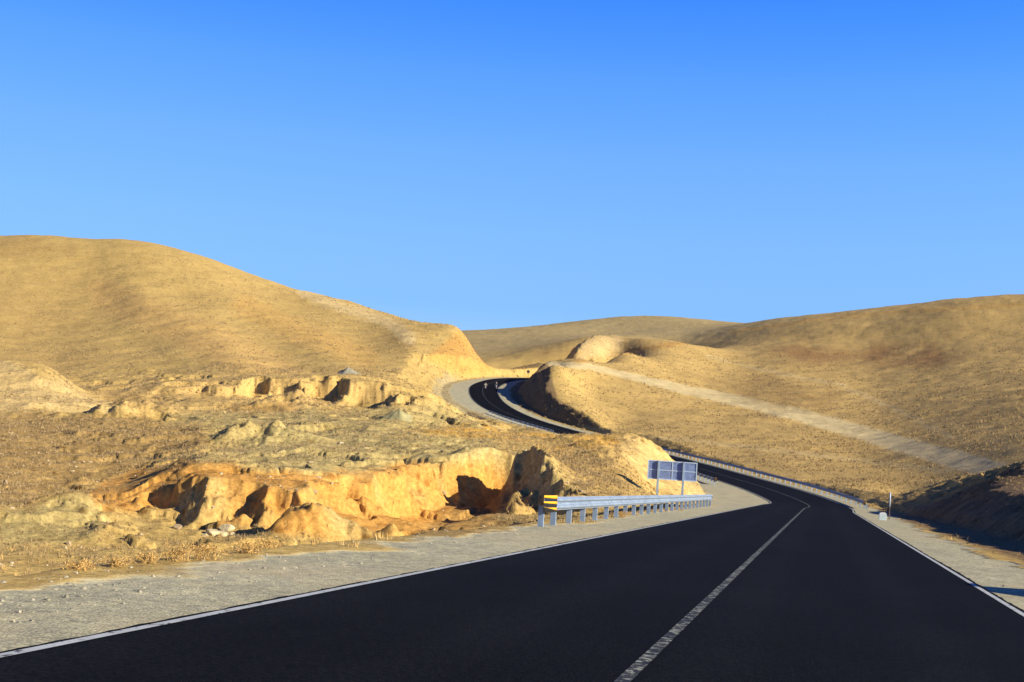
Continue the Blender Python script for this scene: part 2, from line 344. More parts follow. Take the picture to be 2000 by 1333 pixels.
    for side, W_, C_ in ((1, W_R, C_R), (-1, W_L, C_L)):
        m = np.where((np.sign(d) == side) & (np.abs(d) < 900))[0]
        w = np.interp(s[m], st, W_); cs = np.interp(s[m], st, C_)
        q = np.abs(d[m]) - w + e[m] * .35
        gul = ridged(x[m] * .45, y[m] * .45, 4, 51) * .5
        hi = zr[m] - .04 + np.clip(q, 0, None) * cs * (1 + .30 * gul) + (q > 0) * 0
        lo = zr[m] - .04 - np.clip(q + .2, 0, None) * FILL * (1 + .15 * gul)
        fade = sstep(25, 60, np.abs(d[m])) * 8
        zz = np.clip(z[m], lo - fade, hi + fade)
        # shoulder: flat beside the road, tucked under the asphalt
        k = sstep(0, 1.2, q); zz = (zr[m] - .04) * (1 - k) + zz * k
        und = 1 - sstep(3.55, 3.86, np.abs(d[m]) + (.42 if side < 0 else 0)); zz -= und * .14
        zz += fbm(x[m] * 3, y[m] * 3, 2, 77) * .012 * sstep(4.0, 4.6, np.abs(d[m])) * (1 - sstep(30, 60, r[m]))
        if side > 0:
            zz += 2.4 * np.exp(-(((s[m] - S0 - 20.6) / 2.3) ** 2 + ((d[m] - 9.0) / 1.4) ** 2))  # unseen hump added on the right bank to cast a shadow on the shoulder
        z[m] = zz
    if with_info: return z, d, s, zr
    return z
def ground_z(x, y):
    return float(terrain(np.array([float(x)]), np.array([float(y)]))[0])

# ------------------------------------------------------------------ helpers: materials
def lin(h):
    c_ = [int(h[i:i + 2], 16) / 255 for i in (0, 2, 4)]
    return [((x + .055) / 1.055) ** 2.4 if x > .04045 else x / 12.92 for x in c_]
def mat(name, col, rough=.8, metal=0.0, var=.12, scale=3.0, bump=0.0, bscale=30, spec=.3):
    m = bpy.data.materials.new(name); m.use_nodes = True; nt = m.node_tree; b = nt.nodes['Principled BSDF']
    b.inputs['Roughness'].default_value = rough; b.inputs['Metallic'].default_value = metal
    b.inputs['Specular IOR Level'].default_value = spec
    tc = nt.nodes.new('ShaderNodeTexCoord'); n = nt.nodes.new('ShaderNodeTexNoise'); n.inputs['Scale'].default_value = scale; n.inputs['Detail'].default_value = 6
    nt.links.new(tc.outputs['Object'], n.inputs['Vector'])
    r = nt.nodes.new('ShaderNodeValToRGB'); r.color_ramp.elements[0].position = .3; r.color_ramp.elements[1].position = .7
    r.color_ramp.elements[0].color = [x * (1 - var) for x in col] + [1]; r.color_ramp.elements[1].color = [min(1, x * (1 + var)) for x in col] + [1]
    nt.links.new(n.outputs[0], r.inputs[0]); nt.links.new(r.outputs[0], b.inputs['Base Color'])
    if bump:
        n2 = nt.nodes.new('ShaderNodeTexNoise'); n2.inputs['Scale'].default_value = bscale; n2.inputs['Detail'].default_value = 4
        nt.links.new(tc.outputs['Object'], n2.inputs['Vector'])
        bp = nt.nodes.new('ShaderNodeBump'); bp.inputs['Strength'].default_value = bump; bp.inputs['Distance'].default_value = .02
        nt.links.new(n2.outputs[0], bp.inputs['Height']); nt.links.new(bp.outputs[0], b.inputs['Normal'])
    return m
def link_mesh(name, verts, faces, m=None, parent=None, smooth=False):
    me = bpy.data.meshes.new(name); me.from_pydata([tuple(map(float, v)) for v in verts], [], faces); me.update()
    if m: me.materials.append(m)
    if smooth: me.polygons.foreach_set('use_smooth', [True] * len(me.polygons))
    o = bpy.data.objects.new(name, me); C.objects.link(o)
    if parent: o.parent = parent
    return o
def fast_mesh(name, co, quads, m=None, smooth=True):
    me = bpy.data.meshes.new(name); k = quads.shape[1]
    me.vertices.add(len(co)); me.vertices.foreach_set('co', co.astype(np.float32).ravel())
    me.loops.add(quads.size); me.loops.foreach_set('vertex_index', quads.astype(np.int32).ravel())
    me.polygons.add(len(quads)); me.polygons.foreach_set('loop_start', np.arange(0, quads.size, k, dtype=np.int32))
    me.polygons.foreach_set('use_smooth', np.full(len(quads), smooth))
    me.update(calc_edges=True)
    if m: me.materials.append(m)
    o = bpy.data.objects.new(name, me); C.objects.link(o); return o
def tagt(o, label=None, cat=None, group=None, kind=None):
    if label: o['label'] = label
    if cat: o['category'] = cat
    if group: o['group'] = group
    if kind: o['kind'] = kind
    return o

# ------------------------------------------------------------------ the ground sheet
az = np.concatenate([np.arange(-180, -27, 2.5), np.arange(-27, 27, .048), np.arange(27.0, 180, 2.5)]) * math.pi / 180
rows = [1.2]
while rows[-1] < 9000:
    r_ = rows[-1]
    k = .02 if r_ < 8 else .006 if r_ < 25 else .0032 if r_ < 130 else .0036 if r_ < 420 else .008 if r_ < 1300 else .05
    rows.append(r_ * (1 + k))
rows = np.array(rows)
nr, na = len(rows), len(az)
RR, AA = np.meshgrid(rows, az, indexing='ij')
gx = (RR * np.sin(AA)).ravel(); gy = (RR * np.cos(AA)).ravel()
gz, gd, gs, gzr = terrain(gx, gy, True)
print('grid', nr, na)
gu, gv = proj(gx, gy, gz); gu = np.where(gy < 1, -9999, gu)

# albedo by zone (soils and gravels, with shade painted into the cut banks)
def mixc(base, col, w):
    return base * (1 - w[:, None]) + np.array(col)[None, :] * w[:, None]
def pol(poly, soft=14, d0=0, d1=1e9, wob=12, seed=1):
    m = np.where((gy > d0) & (gy < d1) & (gu > min(p[0] for p in poly) - 60) & (gu < max(p[0] for p in poly) + 60))[0]
    out = np.zeros(len(gx)); 
    if len(m) == 0: return out
    sd = sdist(gu[m], gv[m], poly) + fbm(gx[m] / (gy[m] * .02), gy[m] / (gy[m] * .05), 3, seed) * wob
    out[m] = 1 - sstep(-soft, soft, sd); return out
def band(poly, w0, w1, d0, d1, wob=3, seed=3, soft=.5):
    m = np.where((gy > d0) & (gy < d1))[0]; out = np.zeros(len(gx))
    dd, par = seg_dist(gu[m], gv[m], poly); w = w0 + (w1 - w0) * par / (len(poly) - 1)
    dd = dd + fbm(gx[m] * .25, gy[m] * .12, 3, seed) * wob
    out[m] = 1 - sstep(w * (1 - soft), w * (1 + soft), dd); return out
SAND = (.54, .41, .18); OLIVE = (.46, .40, .21); ORANGE = (.62, .37, .12); BROWN = (.36, .255, .12); HILL_R = (.53, .395, .18)
PALE = (.60, .50, .30); FAR = (.47, .39, .22); GRAVEL = (.50, .47, .36)
big = fbm(gx * .03, gy * .03, 5, 90); mid = fbm(gx * .3, gy * .3, 4, 91)
col = np.tile(np.array(SAND), (len(gx), 1))
col = mixc(col, BROWN, .22 * sstep(-.2, .5, big))
right = sstep(12, 30, gx - (gy - 230) * .0) * sstep(60, 110, gy)
col = mixc(col, HILL_R, right * .9)
farm = sstep(560, 760, gy); col = mixc(col, FAR, farm)
col = mixc(col, OLIVE, .8 * pol([(0, 1010), (170, 950), (350, 890), (560, 840), (760, 850), (960, 840), (980, 900), (700, 935), (440, 905), (250, 950), (180, 1060), (0, 1060)], 16, 35, 140))
col = mixc(col, OLIVE, .7 * pol([(350, 800), (980, 790), (960, 850), (500, 870), (330, 850)], 20, 70, 220, 20, 5))
col = mixc(col, BROWN, .85 * pol([(-300, 800), (200, 805), (420, 830), (400, 880), (250, 930), (60, 990), (-300, 1010)], 18, 40, 160, 18, 6))
col = mixc(col, BROWN, .30 * pol([(0, 560), (150, 570), (180, 640), (140, 760), (-300, 760), (-300, 560)], 50, 220, 520, 30, 7))
col = mixc(col, BROWN, .5 * pol([(0, 470), (150, 475), (150, 500), (0, 500)], 14, 350, 560, 14, 8))
col = mixc(col, (.62, .49, .27), .8 * pol([(0, 705), (140, 750), (260, 800), (260, 820), (0, 800)], 10, 120, 180, 12, 9))
col = mixc(col, (.60, .42, .19), .7 * band([(200, 575), (300, 620), (420, 670), (560, 740)], 30, 40, 230, 520, 8))
col = mixc(col, ORANGE, .30 * band([(480, 600), (600, 655), (720, 700)], 22, 22, 230, 520, 8))
col = mixc(col, (.66, .55, .34), .7 * band([(590, 570), (660, 597), (760, 630), (800, 660)], 9, 12, 300, 520, 6))
col = mixc(col, (.62, .45, .21), .7 * pol([(140, 755), (330, 750), (480, 738), (750, 742), (790, 790), (450, 800), (260, 800)], 12, 110, 280, 14, 10))
# quarry face
og = sstep(-.35, .25, fbm(gx * .22, gy * .22, 4, 61) + .15)
qz = pol([(165, 960), (270, 915), (350, 905), (480, 915), (640, 925), (760, 905), (960, 905), (985, 950), (950, 1040), (700, 1060), (520, 1040), (400, 1010), (200, 1000)], 10, 40, 72, 12, 12)
col = mixc(col, (.60, .32, .09), .8 * qz * og)
col = mixc(col, (.58, .44, .22), .5 * qz * (1 - og))
col = mixc(col, ORANGE, .6 * pol([(800, 960), (930, 955), (940, 1000), (880, 1040), (760, 1040)], 12, 40, 60, 8, 13))
col = mixc(col, ORANGE, .45 * pol([(440, 793), (570, 788), (580, 802), (450, 806)], 5, 100, 200, 5, 14))
# knoll
gr = pol([(940, 825), (1230, 850), (1240, 875), (1100, 880), (950, 855), (830, 850), (800, 838)], 8, 85, 150, 8, 15)
col = mixc(col, (.56, .34, .08), .8 * gr * sstep(-.3, .3, mid + .1))
col = mixc(col, BROWN, .55 * pol([(1060, 870), (1220, 870), (1250, 930), (1200, 975), (1120, 950)], 14, 60, 120, 18, 16))
col = mixc(col, OLIVE, .7 * pol([(1000, 870), (1060, 890), (1110, 970), (1010, 960), (980, 900)], 16, 55, 110, 14, 17))
col = mixc(col, (.66, .50, .24), .95 * pol([(1205, 852), (1260, 856), (1300, 890), (1400, 985), (1280, 985), (1250, 930), (1215, 890)], 7, 85, 130, 8, 18))
col = mixc(col, BROWN, .6 * pol([(940, 960), (1040, 960), (1060, 1040), (880, 1050), (800, 1060)], 14, 20, 66, 14, 19))
col = mixc(col, (.62, .32, .08), .5 * pol([(830, 700), (890, 650), (905, 640), (962, 728), (880, 735)], 6, 300, 402, 4, 20))
col = mixc(col, (.70, .36, .13), .85 * pol([(885, 628), (905, 640), (970, 728), (940, 730)], 5, 300, 420, 3, 21))
# right hill
track = band([(1055, 710), (1150, 716), (1230, 735), (1330, 760), (1450, 785), (1560, 810), (1680, 845), (1800, 880), (1930, 915), (2050, 950)], 3.5, 20, 140, 420, 2.5, 4, .3); col = mixc(col, (.64, .56, .37), .95 * track)
col = mixc(col, PALE, .5 * band([(1120, 822), (1200, 850), (1340, 860), (1600, 890), (1860, 922)], 2.5, 5, 140, 300, 2, 41))
col = mixc(col, PALE, .5 * band([(1380, 697), (1500, 725), (1640, 752), (1750, 800), (1900, 875)], 2.5, 6, 200, 520, 4, 42))
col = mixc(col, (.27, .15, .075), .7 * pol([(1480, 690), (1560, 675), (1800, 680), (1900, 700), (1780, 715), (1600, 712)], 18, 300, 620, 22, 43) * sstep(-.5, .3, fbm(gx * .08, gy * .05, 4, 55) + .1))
col = mixc(col, BROWN, .6 * pol([(1330, 735), (1500, 740), (1640, 775), (1600, 800), (1440, 775)], 14, 220, 420, 18, 44))
col = mixc(col, (.56, .33, .10), .5 * band([(1131, 703), (1200, 690), (1280, 679), (1380, 664)], 8, 4, 300, 620, 4, 45))
col = mixc(col, (.56, .36, .12), .45 * band([(1430, 650), (1620, 622), (1780, 607), (2000, 596)], 4, 4, 500, 700, 3, 46))
col = mixc(col, (.62, .50, .30), .7 * pol([(1130, 655), (1215, 660), (1220, 690), (1130, 705)], 8, 430, 560, 6, 47))
col = mixc(col, (.36, .22, .12), .35 * pol([(1040, 680), (1090, 680), (1080, 700), (1050, 705)], 12, 450, 900, 10, 48))
col = mixc(col, (.19, .135, .09), .9 * sstep(S0 + 10, S0 + 20, gs) * (1 - sstep(S0 + 105, S0 + 125, gs)) * sstep(6.0, 6.8, gd) * (1 - sstep(20, 28, gd)))  # right bank: dark brown earth, also painted over the shaded strip at its toe
col = mixc(col, (.19, .14, .095), .85 * pol([(975, 770), (1000, 735), (1055, 708), (1072, 708), (1082, 745), (1092, 778), (1140, 812), (1165, 835), (1100, 830), (1020, 800)], 3, 225, 345, 5, 49))  # bend cut face: its shade painted dark into the ground colour
# road bench gravel
ad = np.abs(gd)
sw = np.where(gd < 0, np.interp(gs, st, [5.45, 5.5, 5.8, 8.2, 9.2, 6.4, 6.2, 6.2, 6.2, 6.8, 8.0, 8.0, 7, 7]), np.interp(gs, st, [5.9, 5.9, 6.4, 7.0, 6.2, 5.4, 5.4, 6.4, 6.4, 6.2, 6.4, 7.0, 6, 6]))
grav = 1 - sstep(-.22, .22, ad - sw + fbm(gx * .8, gy * .8, 4, 66) * .8)
rockm = (1 - sstep(-.6, .6, ad - sw - 4 + fbm(gx * .4, gy * .4, 3, 67) * 1.5)) * (gd < 0) * sstep(S0 + 225, S0 + 250, gs) * (1 - sstep(S0 + 330, S0 + 345, gs))
col = mixc(col, (.42, .38, .27), .8 * rockm)
rubble = (1 - sstep(-.6, .6, ad - sw - 3 + fbm(gx * .4, gy * .4, 3, 68) * 1.5)) * (gd < 0) * sstep(S0 + 95, S0 + 110, gs) * (1 - sstep(S0 + 150, S0 + 160, gs))
col = mixc(col, (.38, .32, .20), .7 * rubble)
grav *= (gs > 0)
col *= (1 + .10 * mid + .10 * big)[:, None]; col = col * np.array((1.0, .95, .75))
bare = np.clip(track + .8 * pol([(1205, 852), (1260, 856), (1300, 890), (1400, 985), (1280, 985), (1250, 930), (1215, 890)], 7, 85, 130, 8, 18) + .7 * qz, 0, 1)
ids = np.arange(nr * na).reshape(nr, na)
nx = np.roll(ids, -1, axis=1)
q = np.stack([ids[:-1].ravel(), ids[1:].ravel(), nx[1:].ravel(), nx[:-1].ravel()], 1)[:, ::-1]

gm = bpy.data.materials.new('dry_soil'); gm.use_nodes = True; nt = gm.node_tree; N = nt.nodes; Lk = nt.links
bs = N['Principled BSDF']; bs.inputs['Roughness'].default_value = .95; bs.inputs['Specular IOR Level'].default_value = .1
ac = N.new('ShaderNodeAttribute'); ac.attribute_name = 'soil_and_shade'
ag = N.new('ShaderNodeAttribute'); ag.attribute_name = 'gravel'
geo = N.new('ShaderNodeNewGeometry')
def noise(scale, detail=5, rough=.6, vec=None):
    n = N.new('ShaderNodeTexNoise'); n.inputs['Scale'].default_value = scale; n.inputs['Detail'].default_value = detail; n.inputs['Roughness'].default_value = rough
    Lk.new(vec or geo.outputs['Position'], n.inputs['Vector']); return n.outputs[0]
def ramp(src, p0, c0, p1, c1):
    r = N.new('ShaderNodeValToRGB'); r.color_ramp.elements[0].position = p0; r.color_ramp.elements[1].position = p1
    r.color_ramp.elements[0].color = (*c0, 1); r.color_ramp.elements[1].color = (*c1, 1); Lk.new(src, r.inputs[0]); return r.outputs[0]
def mult(a, b, f=1.0):
    m = N.new('ShaderNodeMix'); m.data_type = 'RGBA'; m.blend_type = 'MULTIPLY'; m.inputs[0].default_value = f
    Lk.new(a, m.inputs[6]); Lk.new(b, m.inputs[7]); return m.outputs[2]
def mixn(f, a, b):
    m = N.new('ShaderNodeMix'); m.data_type = 'RGBA'
    Lk.new(f, m.inputs[0])
    for s_, i in ((a, 6), (b, 7)):
        if isinstance(s_, tuple): m.inputs[i].default_value = (*s_, 1)
        else: Lk.new(s_, m.inputs[i])
    return m.outputs[2]
g3 = lambda v: (v, v, v)
base = ac.outputs['Color']
base = mult(base, ramp(noise(.9, 8, .7), .35, (.88, .86, .83), .65, (1.12, 1.11, 1.09)))
base = mult(base, ramp(noise(.22, 6, .65), .35, (.92, .90, .88), .65, (1.08, 1.08, 1.08)))
base = mult(base, ramp(noise(4.5, 6, .75), .40, (.70, .66, .62), .62, (1.10, 1.10, 1.10)))
# tufts and stones too small to model: specks
vo = N.new('ShaderNodeTexVoronoi'); vo.inputs['Scale'].default_value = .75; Lk.new(geo.outputs['Position'], vo.inputs['Vector'])
base = mult(base, ramp(vo.outputs['Distance'], .10, (.62, .54, .46), .22, (1, 1, 1)))
vo2 = N.new('ShaderNodeTexVoronoi'); vo2.inputs['Scale'].default_value = 3.2; Lk.new(geo.outputs['Position'], vo2.inputs['Vector'])
base = mult(base, ramp(vo2.outputs['Distance'], .08, (.66, .60, .54), .2, (1, 1, 1)))
# gravel: crushed stone
vg = N.new('ShaderNodeTexVoronoi'); vg.inputs['Scale'].default_value = 38; Lk.new(geo.outputs['Position'], vg.inputs['Vector'])
vg2 = N.new('ShaderNodeTexVoronoi'); vg2.inputs['Scale'].default_value = 9; Lk.new(geo.outputs['Position'], vg2.inputs['Vector'])
sepg = N.new('ShaderNodeSeparateColor'); Lk.new(vg.outputs['Color'], sepg.inputs[0])
sepg2 = N.new('ShaderNodeSeparateColor'); Lk.new(vg2.outputs['Color'], sepg2.inputs[0])
gcol = ramp(sepg.outputs[0], .05, (.34, .325, .225), .95, (.64, .60, .40))
gcol = mult(gcol, ramp(sepg2.outputs[1], .0, (.80, .80, .82), .8, (1.08, 1.06, 1.0)))
gcol = mult(gcol, ramp(vg.outputs['Distance'], .0, (1.05, 1.05, 1.05), .6, (.78, .78, .80)))
gcol = mult(gcol, ramp(noise(.6, 6, .7), .35, (.84, .83, .80), .65, (1.10, 1.08, 1.04)))
gcol = mixn(ramp(noise(.28, 6, .7), .50, g3(0), .68, g3(.55)), gcol, (.47, .38, .22))
allc = mixn(ag.outputs['Fac'], base, gcol)
Lk.new(allc, bs.inputs['Base Color'])
# bump
h1 = noise(2.2, 8, .7); h2 = noise(14, 6, .7)
ma = N.new('ShaderNodeMath'); ma.operation = 'MULTIPLY_ADD'; Lk.new(h2, ma.inputs[0]); ma.inputs[1].default_value = .18; Lk.new(h1, ma.inputs[2])
mb = N.new('ShaderNodeMix'); Lk.new(ag.outputs['Fac'], mb.inputs[0]); Lk.new(ma.outputs[0], mb.inputs[2])
mg = N.new('ShaderNodeMath'); mg.operation = 'MULTIPLY'; Lk.new(vg.outputs['Distance'], mg.inputs[0]); mg.inputs[1].default_value = -.05; Lk.new(mg.outputs[0], mb.inputs[3])
bp = N.new('ShaderNodeBump'); bp.inputs['Strength'].default_value = .7; bp.inputs['Distance'].default_value = .16; Lk.new(mb.outputs[0], bp.inputs['Height'])
Lk.new(bp.outputs[0], bs.inputs['Normal'])

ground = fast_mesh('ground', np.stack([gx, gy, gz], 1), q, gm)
a_ = ground.data.attributes.new('soil_and_shade', 'FLOAT_COLOR', 'POINT')
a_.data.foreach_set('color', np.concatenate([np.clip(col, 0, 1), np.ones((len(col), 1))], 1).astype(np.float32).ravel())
a_ = ground.data.attributes.new('gravel', 'FLOAT', 'POINT'); a_.data.foreach_set('value', grav.astype(np.float32))
tagt(ground, kind='structure')

# ------------------------------------------------------------------ road and markings
def strip(name, s0, s1, offs, dz, m, step=1.0, wob=0.0, crown=True):
    ss = np.arange(s0, s1 + .01, step); v = []; f = []
    for i, s in enumerate(ss):
        for j, d in enumerate(offs):
            w = (.016 * math.sin(s * 5.3 + j) * math.sin(s * 1.9) + .010 * math.sin(s * 13.1 + j * 2) + .012 * math.sin(s * .47 + j)) * (wob > 0) * (j in (0, len(offs) - 1))
            p = at(s, d + w); v.append((p[0], p[1], p[2] + dz + (.0 if not crown else 0)))
    n = len(offs)
    for i in range(len(ss) - 1):
        for j in range(n - 1):
            a = i * n + j; f.append((a, a + 1, a + n + 1, a + n))
    return link_mesh(name, v, f, m, smooth=True)
am = bpy.data.materials.new('asphalt'); am.use_nodes = True; nt = am.node_tree; N = nt.nodes; Lk = nt.links
bs = N['Principled BSDF']; bs.inputs['Roughness'].default_value = .9; bs.inputs['Specular IOR Level'].default_value = .05
geo = N.new('ShaderNodeNewGeometry')
acol = ramp(noise(22, 8, .85), .42, (.0016, .0018, .0028), .66, (.012, .012, .0125))
acol = mult(acol, ramp(noise(.35, 5, .6), .3, g3(.75), .7, g3(1.25)))
alat = N.new('ShaderNodeAttribute'); alat.attribute_name = 'across'
wv_ = N.new('ShaderNodeMath'); wv_.operation = 'SINE'; wm_ = N.new('ShaderNodeMath'); wm_.operation = 'MULTIPLY'; wm_.inputs[1].default_value = 3.45; Lk.new(alat.outputs['Fac'], wm_.inputs[0]); Lk.new(wm_.outputs[0], wv_.inputs[0])
acol = mult(acol, ramp(wv_.outputs[0], .0, g3(.9), 1.0, g3(1.2)))
vs = N.new('ShaderNodeTexVoronoi'); vs.inputs['Scale'].default_value = 11; Lk.new(geo.outputs['Position'], vs.inputs['Vector'])
fl = ramp(vs.outputs['Distance'], .03, g3(1), .06, g3(0)); nz = ramp(noise(1.3, 3), .52, g3(0), .62, g3(.6)); fl = mult(fl, nz)
acol = mixn(fl, acol, (.13, .12, .10))
Lk.new(acol, bs.inputs['Base Color'])
bp = N.new('ShaderNodeBump'); bp.inputs['Strength'].default_value = .6; bp.inputs['Distance'].default_value = .012; Lk.new(noise(45, 4), bp.inputs['Height']); Lk.new(bp.outputs[0], bs.inputs['Normal'])
SMAX = S[-1] - S0 - 2
RO = [-3.5, -2.6, -1.7, -.85, 0, .9, 1.9, 2.9, 3.86]
road = strip('road', -60, SMAX, RO, 0, am, .2, .03); tagt(road, kind='structure')
la = road.data.attributes.new('across', 'FLOAT', 'POINT'); la.data.foreach_set('value', np.tile(RO, len(road.data.vertices) // len(RO)).astype(np.float32))

def paint_mat(name, c1, thr, wear):
    m = bpy.data.materials.new(name); m.use_nodes = True
    global N, Lk, nt, geo
    nt = m.node_tree; N = nt.nodes; Lk = nt.links; b = N['Principled BSDF']; b.inputs['Roughness'].default_value = .85; b.inputs['Specular IOR Level'].default_value = .15
    geo = N.new('ShaderNodeNewGeometry')
    base = ramp(noise(3, 5), .3, tuple(x * .8 for x in c1), .7, c1)
    w = ramp(noise(wear, 8, .8), thr, g3(1), thr + .05, g3(0))
    Lk.new(mixn(w, base, (.02, .022, .026)), b.inputs['Base Color']); return m
pm_c = paint_mat('worn_paint', (.33, .34, .28), .515, 11); pm_e = paint_mat('edge_paint', (.46, .48, .48), .40, 9)
for d_, nm in ((-3.405, 'edge_line'), (3.74, 'edge_line')):
    o = strip(nm, -60, SMAX, [d_ - .042, d_ + .042], .005, pm_e, .5); tagt(o, kind='structure')
o = strip('centre_line', -60, SMAX, [-.05, .05], .005, pm_c, .5); tagt(o, kind='structure')

#OBJECTS_HERE
# ------------------------------------------------------------------ small helpers for objects
def zlook(x, y):
    """height of the ground sheet at many points (bilinear in the sheet's own grid)"""
    r = np.hypot(x, y); a = np.arctan2(x, y)
    i = np.clip(np.searchsorted(rows, r) - 1, 0, nr - 2); j = np.clip(np.searchsorted(az, a) - 1, 0, na - 2)
    fr = (r - rows[i]) / (rows[i + 1] - rows[i]); fa = (a - az[j]) / (az[j + 1] - az[j]); Z = gz.reshape(nr, na)
    return (Z[i, j] * (1 - fr) + Z[i + 1, j] * fr) * (1 - fa) + (Z[i, j + 1] * (1 - fr) + Z[i + 1, j + 1] * fr) * fa
def fieldlook(arr, x, y):
    r = np.hypot(x, y); a = np.arctan2(x, y)
    i = np.clip(np.searchsorted(rows, r), 0, nr - 1); j = np.clip(np.searchsorted(az, a), 0, na - 1)
    return arr.reshape(nr, na)[i, j]
def gz1(x, y): return float(zlook(np.array([x]), np.array([y]))[0])
def place(u, v, D):
    """ground point seen at that photo column and distance"""
    p = P(u, v, D); return np.array((p[0], p[1], gz1(p[0], p[1])))
def empty(name, loc, rz=0.0):
    o = bpy.data.objects.new(name, None); C.objects.link(o); o.location = tuple(map(float, loc)); o.rotation_euler = (0, 0, rz); o.empty_display_size = .2; return o
class MB:
    def __init__(s): s.v = []; s.f = []
    def add(s, v, f):
        o = len(s.v); s.v += [tuple(map(float, p)) for p in v]; s.f += [tuple(i + o for i in q_) for q_ in f]; return s
    def box(s, c, size, ax=None):
        ax = ax or (Vector((1, 0, 0)), Vector((0, 1, 0)), Vector((0, 0, 1))); c = Vector(c)
        v = []
        for i in (-.5, .5):
            for j in (-.5, .5):
                for k in (-.5, .5): v.append(c + ax[0] * i * size[0] + ax[1] * j * size[1] + ax[2] * k * size[2])
        return s.add(v, [(0, 1, 3, 2), (4, 6, 7, 5), (0, 4, 5, 1), (2, 3, 7, 6), (0, 2, 6, 4), (1, 5, 7, 3)])
    def tube(s, pts_, rad, n=8, cap=True):
        pts_ = [Vector(p) for p in pts_]; rad = rad if isinstance(rad, (list, tuple)) else [rad] * len(pts_); v = []; f = []
        for i, p in enumerate(pts_):
            t = (pts_[min(i + 1, len(pts_) - 1)] - pts_[max(i - 1, 0)]).normalized()
            a = t.orthogonal().normalized() if abs(t.z) < .99 else Vector((1, 0, 0)); b = t.cross(a).normalized(); a = b.cross(t)
            for k in range(n):
                an = 2 * math.pi * k / n; v.append(p + (a * math.cos(an) + b * math.sin(an)) * rad[i])
        for i in range(len(pts_) - 1):
            for k in range(n): f.append((i * n + k, i * n + (k + 1) % n, (i + 1) * n + (k + 1) % n, (i + 1) * n + k))
        if cap: f += [tuple(range(n))[::-1], tuple(range((len(pts_) - 1) * n, len(pts_) * n))]
        return s.add(v, f)
    def torus(s, c, ax, R_, r_, n=20, k=8):
        c = Vector(c); ax = Vector(ax).normalized(); a = ax.orthogonal().normalized(); b = ax.cross(a); v = []; f = []
        for i in range(n):
            t = 2 * math.pi * i / n; d_ = a * math.cos(t) + b * math.sin(t)
            for j in range(k):
                q_ = 2 * math.pi * j / k; v.append(c + d_ * (R_ + r_ * math.cos(q_)) + ax * r_ * math.sin(q_))
        for i in range(n):
            for j in range(k): f.append((i * k + j, ((i + 1) % n) * k + j, ((i + 1) % n) * k + (j + 1) % k, i * k + (j + 1) % k))
        return s.add(v, f)
    def ball(s, c, r_, n=10):
        c = Vector(c); r_ = r_ if isinstance(r_, (list, tuple)) else (r_, r_, r_); v = []; f = []
        for i in range(n + 1):
            for j in range(n * 2):
                t = math.pi * i / n; p = math.pi * j / n
                v.append(c + Vector((r_[0] * math.sin(t) * math.cos(p), r_[1] * math.sin(t) * math.sin(p), r_[2] * math.cos(t))))
        for i in range(n):
            for j in range(n * 2): f.append((i * 2 * n + j, (i + 1) * 2 * n + j, (i + 1) * 2 * n + (j + 1) % (2 * n), i * 2 * n + (j + 1) % (2 * n)))
        return s.add(v, f)
    def build(s, name, m, parent=None, smooth=False, bevel=0):
        o = link_mesh(name, s.v, s.f, m, parent, smooth)
        if bevel:
            b = o.modifiers.new('bevel', 'BEVEL'); b.width = bevel; b.segments = 2; b.limit_method = 'ANGLE'
        return o
steel = mat('galvanised_steel', (.25, .31, .39), .5, .2, .14, 2.5, .15, 14)
steel_l = mat('bright_steel', (.42, .50, .60), .5, .1, .1, 4)
steel_d = mat('weathered_steel', (.25, .325, .42), .55, .1, .16, 5, .1, 20)
yel = mat('reflective_yellow', (.80, .43, .01), .5, 0, .06, 8)
blk = mat('black_sheeting', (.015, .015, .02), .5, 0, .2, 8)

